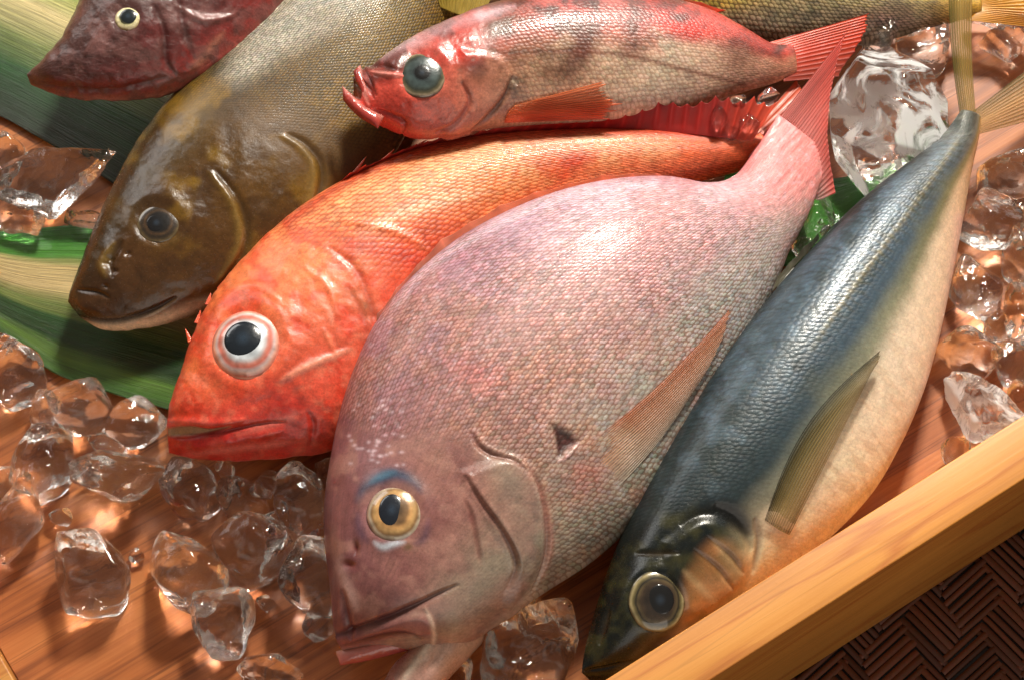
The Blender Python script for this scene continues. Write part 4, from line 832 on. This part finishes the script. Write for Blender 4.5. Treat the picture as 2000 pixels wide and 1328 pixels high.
# ---- dark maroon gurnard, top left
def gurnard():
    st = [(52, 146, 60, 166, 8), (84, 114, 118, 190, 40), (120, 70, 200, 199, 64), (146, 18, 300, 193, 84), (176, -40, 395, 158, 100), (230, -110, 490, 90, 108), (320, -180, 570, 10, 104), (420, -240, 650, -70, 92), (520, -300, 725, -150, 76), (620, -360, 790, -240, 50), (700, -420, 820, -330, 22)]
    root = empty('dark_red_gurnard', at(250, 60, 0.0)); tag(root, 'dark maroon fish with long pointed snout and cream ringed eye, at the upper left', 'fish', 'whole fish on the tray')
    b = Body(st, 0.040, 0.036, nu=340, nt=150, nb=34, nose=.06); X, Y, t, c = b.X, b.Y, b.t, b.c
    col = hueblend(c, [(-1, (176, 80, 70)), (-.85, (150, 44, 38)), (-.6, (100, 38, 34)), (-.2, (82, 38, 35)), (.4, (86, 52, 46)), (1, (98, 66, 58))]); n = fbm(X, Y, 50, 81); col *= (.7 + .6 * n)[:, None]
    col = mixc(col, (150, 30, 26), .6 * line(X, Y, [(70, 160), (170, 172), (280, 168), (360, 140)], 16) + .5 * blob(X, Y, 290, 60, 40, 30) * n * 1.4); col = mixc(col, (206, 140, 120), .7 * line(X, Y, [(100, 184), (200, 196), (300, 190), (370, 166)], 7))
    col = mixc(col, (214, 150, 120), .6 * line(X, Y, [(370, 140), (400, 110), (440, 60)], 10)); col = mixc(col, (128, 84, 78), .6 * speck(X, Y, 26, 82, .5, .68)); col = mixc(col, (176, 120, 116), .5 * blob(X, Y, 380, 30, 50, 16, 0) + .5 * blob(X, Y, 200, 80, 14, 34, 30))
    for p, d in (([(300, 10), (320, 60), (325, 120), (345, 150)], -7), ([(60, 160), (130, 172), (220, 176), (330, 150)], -4), ([(200, 50), (180, 90), (165, 110)], 6), ([(350, 0), (360, 60), (380, 120)], -6), ([(340, 10), (400, 40), (460, 30)], 6)):
        m = line(X, Y, p, 8); b.disp += d * m; col = mixc(col, (50, 16, 16) if d < 0 else (150, 96, 90), .5 * m)
    b.disp += 7 * (fbm(X, Y, 24, 83) - .5) + 6 * blob(X, Y, 246, 34, 50, 46, 0, 2) - 7 * blob(X, Y, 246, 34, 28, 28, 0, 2)
    b.scale *= .15; b.rough[:] = .42; b.col = col; b.finish('body', root, SK_DARK)
    eye(root, b, 247, 35, 28, 17, [(0, (20, 20, 20)), (.58, (60, 60, 40)), (.64, (206, 200, 150)), (.8, (226, 214, 170)), (.92, (176, 156, 110)), (1, (80, 50, 30))], pup=(1, 1), pcol=(16, 26, 30), h=.4)
gurnard()

# ---- yellow-finned fish along the upper edge
def yellow_fish():
    st = [(830, -120, 850, 20, 10), (930, -140, 950, 44, 60), (1060, -150, 1080, 60, 84), (1200, -150, 1210, 78, 96), (1340, -140, 1350, 96, 100), (1480, -110, 1490, 102, 92), (1600, -75, 1610, 100, 78), (1710, -45, 1716, 86, 60), (1800, -22, 1804, 64, 42), (1870, -6, 1872, 44, 26), (1915, 0, 1916, 32, 12)]
    root = empty('yellow_tailed_fish', at(1500, 0, 0.0)); tag(root, 'grey brown fish with yellow fins and tail, partly hidden behind the mottled red one', 'fish', 'whole fish on the tray')
    b = Body(st, 0.022, 0.020, nu=300, nt=130, nb=30, nose=.08); X, Y, t, c = b.X, b.Y, b.t, b.c
    col = hueblend(c, [(-1, (170, 150, 124)), (-.6, (144, 128, 98)), (-.1, (160, 140, 86)), (.4, (226, 190, 74)), (1, (170, 150, 60))]); n = fbm(X, Y, 50, 91); col *= (.7 + .6 * n)[:, None]
    col = mixc(col, (226, 186, 54), .85 * blob(X, Y, 1370, 2, 90, 20) + .85 * blob(X, Y, 900, 10, 60, 30)); col = mixc(col, (84, 74, 60), .5 * speck(X, Y, 30, 92, .45, .65)); col = mixc(col, (216, 160, 40), .7 * ss(.88, .97, t)); col = mixc(col, (150, 100, 96), .5 * blob(X, Y, 1740, 40, 70, 26))
    b.rough[:] = .4; b.col = col; b.finish('body', root, SK_OLIVE, su=10, sv=9)
    fin('tail_fin', root, [(1890, 4), (1912, 16), (1890, 40)], [(2080, -60), (2010, 18), (2080, 60)], [(226, 170, 30), (236, 180, 50), (220, 160, 40)], FIN, 16, z=(.022, .022, .030, .020), raydark=.75)
    fin('dorsal_fin', root, [(860, 14), (900, 30), (960, 38)], [(850, -20), (910, -20), (980, -20)], [(196, 170, 70), (206, 180, 90)], FIN, 16, z=(.030, .030, .033, .033), raydark=.8)
yellow_fish()
# ------------------------------------------------------------------ ice
def icemat(name, white=0.05, clear=0.12, bump=0.6, scale=210, lo=.52, hi=.68, ws=160):
    m, nt, b = M(name); L = nt.links.new
    b.inputs['Base Color'].default_value = (1, .985, .96, 1); b.inputs['Transmission Weight'].default_value = 1; b.inputs['IOR'].default_value = 1.31; b.inputs['Roughness'].default_value = 0.015
    tc = N(nt, 'ShaderNodeTexCoord'); n = N(nt, 'ShaderNodeTexNoise'); n.inputs['Scale'].default_value = scale; n.inputs['Detail'].default_value = 3; L(tc.outputs['Object'], n.inputs['Vector'])
    bp = N(nt, 'ShaderNodeBump'); bp.inputs['Strength'].default_value = bump; bp.inputs['Distance'].default_value = 0.0016; vv = N(nt, 'ShaderNodeTexVoronoi', feature='SMOOTH_F1'); vv.inputs['Scale'].default_value = scale * .62; vv.inputs['Smoothness'].default_value = .25; L(tc.outputs['Object'], vv.inputs['Vector']); L(mathn(nt, 'ADD', mathn(nt, 'MULTIPLY', n.outputs['Fac'], .5), mathn(nt, 'MULTIPLY', vv.outputs['Distance'], .9)), bp.inputs['Height']); L(bp.outputs[0], b.inputs['Normal'])
    tp = N(nt, 'ShaderNodeBsdfTransparent'); mx = N(nt, 'ShaderNodeMixShader'); mx.inputs[0].default_value = clear; L(b.outputs[0], mx.inputs[1]); L(tp.outputs[0], mx.inputs[2])
    df = N(nt, 'ShaderNodeBsdfDiffuse'); df.inputs[0].default_value = (0.9, 0.92, 0.93, 1)
    n4 = N(nt, 'ShaderNodeTexNoise'); n4.inputs['Scale'].default_value = ws; n4.inputs['Detail'].default_value = 8; n4.inputs['Roughness'].default_value = .6; n4.inputs['Distortion'].default_value = .9; L(tc.outputs['Object'], n4.inputs['Vector'])
    mr = N(nt, 'ShaderNodeMapRange'); mr.inputs[1].default_value = lo; mr.inputs[2].default_value = hi; mr.inputs[4].default_value = white; L(n4.outputs['Fac'], mr.inputs[0])
    tl = N(nt, 'ShaderNodeBsdfTranslucent'); tl.inputs[0].default_value = (0.95, 0.96, 0.97, 1); dt = N(nt, 'ShaderNodeMixShader'); dt.inputs[0].default_value = .55; L(df.outputs[0], dt.inputs[1]); L(tl.outputs[0], dt.inputs[2])
    m2 = N(nt, 'ShaderNodeMixShader'); L(mr.outputs[0], m2.inputs[0]); L(mx.outputs[0], m2.inputs[1]); L(dt.outputs[0], m2.inputs[2])
    L(m2.outputs[0], nt.nodes['Material Output'].inputs[0])
    return m
ICE = icemat('clear_ice', .10, .07, .75); ICEW = icemat('whitened_ice', .95, .03, .35, 100, .47, .56, 55)  # second one: clear ice with white patches painted in for its blown-out brightness
_ico = {}
def ico(sub):
    if sub not in _ico:
        import bmesh
        bm = bmesh.new(); bmesh.ops.create_icosphere(bm, subdivisions=sub, radius=1)
        _ico[sub] = (np.array([v.co[:] for v in bm.verts]), np.array([[v.index for v in f.verts] for f in bm.faces])); bm.free()
    return _ico[sub]
def ice(label, px, py, rx, ry, zb=0.0, seed=0, h=None, ang=0, sharp=10, planes=None, sub=5, rough=0.07, dent=0.06, group='clear ice pieces', name='ice_piece', mat=None, nrm=None):
    """a melted, faceted lump: rounded intersection of random planes"""
    r = np.random.RandomState(seed * 13 + 5); D, F = ico(sub); D = D / np.linalg.norm(D, axis=1)[:, None]
    npl = planes or r.randint(6, 10)
    nr = [np.array(v, float) for v in ((0, 0, 1), (0, 0, -1))]; dd = [.85, .85]
    for k in range(npl):
        v = r.normal(size=3); v[2] *= .6; v /= np.linalg.norm(v); nr.append(v); dd.append(.72 + .3 * r.rand())
        nr.append(-v + .25 * r.normal(size=3)); nr[-1] /= np.linalg.norm(nr[-1]); dd.append(.75 + .25 * r.rand())
    if nrm: nr = [np.array(v[:3], float) / np.linalg.norm(v[:3]) for v in nrm]; dd = [v[3] for v in nrm]
    sharp = sharp * 1.6; s = sum((np.clip(D @ v, 0, None) / d) ** sharp for v, d in zip(nr, dd)); R = s ** (-1 / sharp)
    R = R * (1 + rough * (fbm(D[:, 0] * 10 + 3 * D[:, 2], D[:, 1] * 10 - 2 * D[:, 2], 5, seed, 3) - .5) * 2)
    for k in range(7):
        v = r.normal(size=3); v /= np.linalg.norm(v); R -= dent * (0.2 + 1.2 * r.rand()) * np.exp(-((1 - D @ v) / (.03 + .12 * r.rand())) ** 2)
    P = D * R[:, None]
    a = math.radians(ang); P = np.stack([P[:, 0], P[:, 1], P[:, 2]], 1)
    P = P - (P.max(0) + P.min(0)) / 2; P = P / ((P.max(0) - P.min(0)) / 2)
    ex = P[:, 0] * rx * K; ey = P[:, 1] * ry * K / math.sin(PITCH) * 0.97
    x = ex * math.cos(a) - ey * math.sin(a); y = ex * math.sin(a) + ey * math.cos(a)
    hh = h if h is not None else 0.42 * (rx + ry)
    z = P[:, 2] * hh * K
    zc = zb + hh * K + 0.0002; p = at(px, py, zc)
    me = mesh(name, np.stack([x, y, z], 1), F); o = link(name, me, None, [mat or ICE]); o.location = p; tag(o, label, 'ice', group)
    return o
ices = [
 # label, px, py, rx, ry, zb, ang, kw
 ('large brown tinted wedge of ice left of the olive fish, just below the upper leaf', 105, 345, 112, 86, 0, -25, dict(sharp=22, planes=4, h=62)),
 ('low flat ice piece at the left edge between the two leaves', 38, 432, 62, 34, 0, 0, {}),
 ('small bright sliver of ice on the upper border of the striped leaf', 165, 432, 42, 20, .002, 8, {}),
 ('ice lump at the left edge directly under the striped leaf', 32, 722, 56, 62, 0, 20, {}),
 ('broad ice lump tucked under the lower border of the striped leaf', 158, 790, 74, 56, 0, -15, {}),
 ('small ice chip between the leaf border and the left edge lump', 88, 800, 34, 40, 0, 10, {}),
 ('smooth egg shaped ice piece by the orange fish snout', 268, 828, 60, 46, 0.0, -20, dict(sharp=5)),
 ('ice cube above and left of the wide angular one on bare wood', 84, 905, 66, 72, 0, -12, {}),
 ('wide angular ice block with a sharp lower corner pointing at the bare wood', 228, 918, 88, 74, 0, -30, dict(sharp=20, planes=4)),
 ('round ice piece cut by the left edge on bare wood', 32, 1018, 66, 62, 0, 30, dict(sharp=6)),
 ('lone teardrop ice piece on bare wood, the lowest one at the left', 176, 1118, 72, 76, 0, 25, dict(sharp=12, planes=5)),
 ('ice piece with a bright white glint on its right end, on bare wood', 362, 1118, 84, 62, 0, -25, {}),
 ('roundish ice ball standing alone on bare wood under the one with the white glint', 438, 1216, 62, 66, 0, 10, dict(sharp=7)),
 ('big flattened ice lump in the middle of the group below the orange fish', 500, 1075, 86, 74, 0, -30, dict(sharp=7)),
 ('dark reddish ice lump just below the orange fish lower lip', 372, 958, 56, 64, 0, 15, {}),
 ('lumpy ice piece between the reddish lump and the tall one', 478, 975, 52, 52, 0, -10, {}),
 ('tall pointed ice piece beside the pink fish forehead', 588, 980, 54, 78, 0, 5, dict(sharp=14)),
 ('tiny ice bead touching the orange fish chin', 440, 915, 20, 22, .004, 0, dict(sub=4)),
 ('small rounded ice bead resting on the lumpy piece', 515, 945, 32, 34, .008, 20, dict(sub=4)),
 ('ice piece half hidden behind the pink fish snout', 612, 1130, 62, 66, 0, -20, {}),
 ('small ice crumb left of the pink fish mouth', 625, 1222, 34, 28, 0, 10, dict(sub=4)),
 ('ice piece cut by the lower edge left of the pink fish mouth', 530, 1312, 62, 34, 0, -8, dict(h=36)),
 ('tiny crumb of ice on bare wood beside the ball shaped one', 520, 1180, 20, 16, 0, 0, dict(sub=4)),
 ('small ice chip in the shadow under the orange fish belly', 638, 925, 26, 30, 0, 0, dict(sub=4)),
 ('large block of ice at the lower edge between the pink and the blue backed fish', 1030, 1275, 92, 88, 0, -8, dict(sharp=16, planes=5, h=74)),
 ('square topped ice cube leaning under the pink fish throat', 1062, 1205, 52, 42, .010, -12, dict(sharp=24, planes=3)),
 ('ice chip cut by the lower edge beneath the pink fish throat', 880, 1316, 44, 36, 0, 12, {}),
 ('huge bright clear lump of ice standing between the tails', 1738, 200, 126, 198, .004, -4, dict(sharp=44, sub=6, h=95, rough=.03, dent=.04, mat=ICEW, nrm=[(.05, -.25, 1, .62), (.8, .1, .7, .7), (-.85, -.05, .6, .7), (.1, .8, .7, .78), (-.1, -.95, .4, .8), (.9, .6, .1, .85), (-.9, .5, .2, .85), (.7, -.8, 0, .86), (-.8, -.6, -.1, .84), (0, 0, -1, .8), (1, 0, -.2, .8), (-1, 0, -.2, .82)])),
 ('yellow tinted ice lump behind the huge clear one', 1800, 92, 64, 58, .002, 20, {}),
 ('brown frosted ice piece on top of the huge clear one', 1712, 62, 46, 42, .014, 10, dict(sharp=18)),
 ('green tinted ice cube below the huge clear lump, against the pink fish', 1598, 440, 54, 60, .012, -40, dict(sharp=14, planes=4)),
 ('small ice chip under the green tinted cube', 1570, 480, 28, 26, .008, 0, dict(sub=4)),
 ('long ice piece at the right edge, uppermost of the right pile', 1965, 350, 62, 50, 0, 35, {}),
 ('ice block below the uppermost one of the right pile', 1935, 432, 66, 60, 0, -10, dict(sharp=16, planes=4)),
 ('ice cube cut by the right edge beside the blocky one', 1996, 505, 40, 62, 0, 20, {}),
 ('rounded ice lump touching the golden belly edge of the blue backed fish', 1912, 565, 58, 62, 0, 15, dict(sharp=9)),
 ('bright narrow ice piece at the right edge beside the rounded lump', 1990, 612, 34, 60, 0, 0, {}),
 ('oval ice piece with a clear rim, right of the blue backed fish belly', 1893, 692, 64, 52, 0, 10, dict(sharp=7)),
 ('ice piece at the right edge above the crackled lump', 1980, 715, 44, 48, 0, 30, {}),
 ('crackled bright ice lump lying against the wooden rail', 1925, 790, 72, 66, 0, 5, dict(sharp=18, planes=6, rough=.09, mat=ICEW)),
 ('small ice chip wedged behind the rail under the crackled lump', 1868, 880, 30, 28, .004, 0, dict(sub=4)),
 ('pale ice piece in the upper right corner beside the yellow tail', 1968, 88, 58, 42, 0, 0, dict(sharp=8)),
 ('frosty ice lump in the upper right corner above the yellow tail', 1940, 22, 56, 30, .006, 0, {}),
 ('ice chip between the mottled red and orange fish, left of its row', 1405, 232, 20, 22, .036, 0, dict(sub=4)),
 ('glinting ice crumb in the row between the mottled red and orange fish', 1440, 200, 20, 16, .037, 30, dict(sub=4)),
 ('clear ice crumb low in the gap before the pink fish tail', 1462, 240, 22, 16, .036, 10, dict(sub=4)),
 ('small ice crumb nearest the pink fish tail in the row', 1500, 190, 24, 13, .038, 20, dict(sub=4)),
 ('ice crumb under the left chip on the orange fish back', 1425, 262, 24, 14, .032, 0, dict(sub=4)),
 ('small clear ice crumb between the round edge piece and the angular block', 120, 1010, 22, 20, 0, 15, dict(sub=4)),
 ('ice lump filling the gap between the big flattened lump and the tall pointed piece', 545, 1020, 40, 36, 0, 25, {}),
 ('ice crumb just left of the piece with the white glint', 268, 1085, 16, 14, 0, 0, dict(sub=4)),
 ('sliver of ice beneath the striped leaf tip beside the egg shaped piece', 212, 872, 42, 28, 0, -30, {}),
 ('ice lump at the left edge above the round cut piece', 12, 950, 44, 40, 0, 0, {}),
 ('ice shard in the gap between the oval piece and the rounded lump on the right', 1950, 640, 34, 34, 0, 30, dict(sharp=20)),
 ('little ice crumb beside the oval piece, nearer the rail', 1862, 768, 18, 18, 0, 0, dict(sub=4)),
 ('ice lump cut by the right edge just above the rail', 1992, 790, 40, 50, 0, 0, {}),
 ('dull ice lump at the left edge under the upper leaf', 8, 300, 44, 40, 0, 0, {}),
 ('ice lump cut by the right edge above the blocky pair', 1998, 420, 36, 44, 0, 0, {}),
]
for k, (lb, x, y, rx, ry, zb, an, kw) in enumerate(ices): ice(lb, x, y, rx, ry, zb, k + 3, ang=an, **kw)
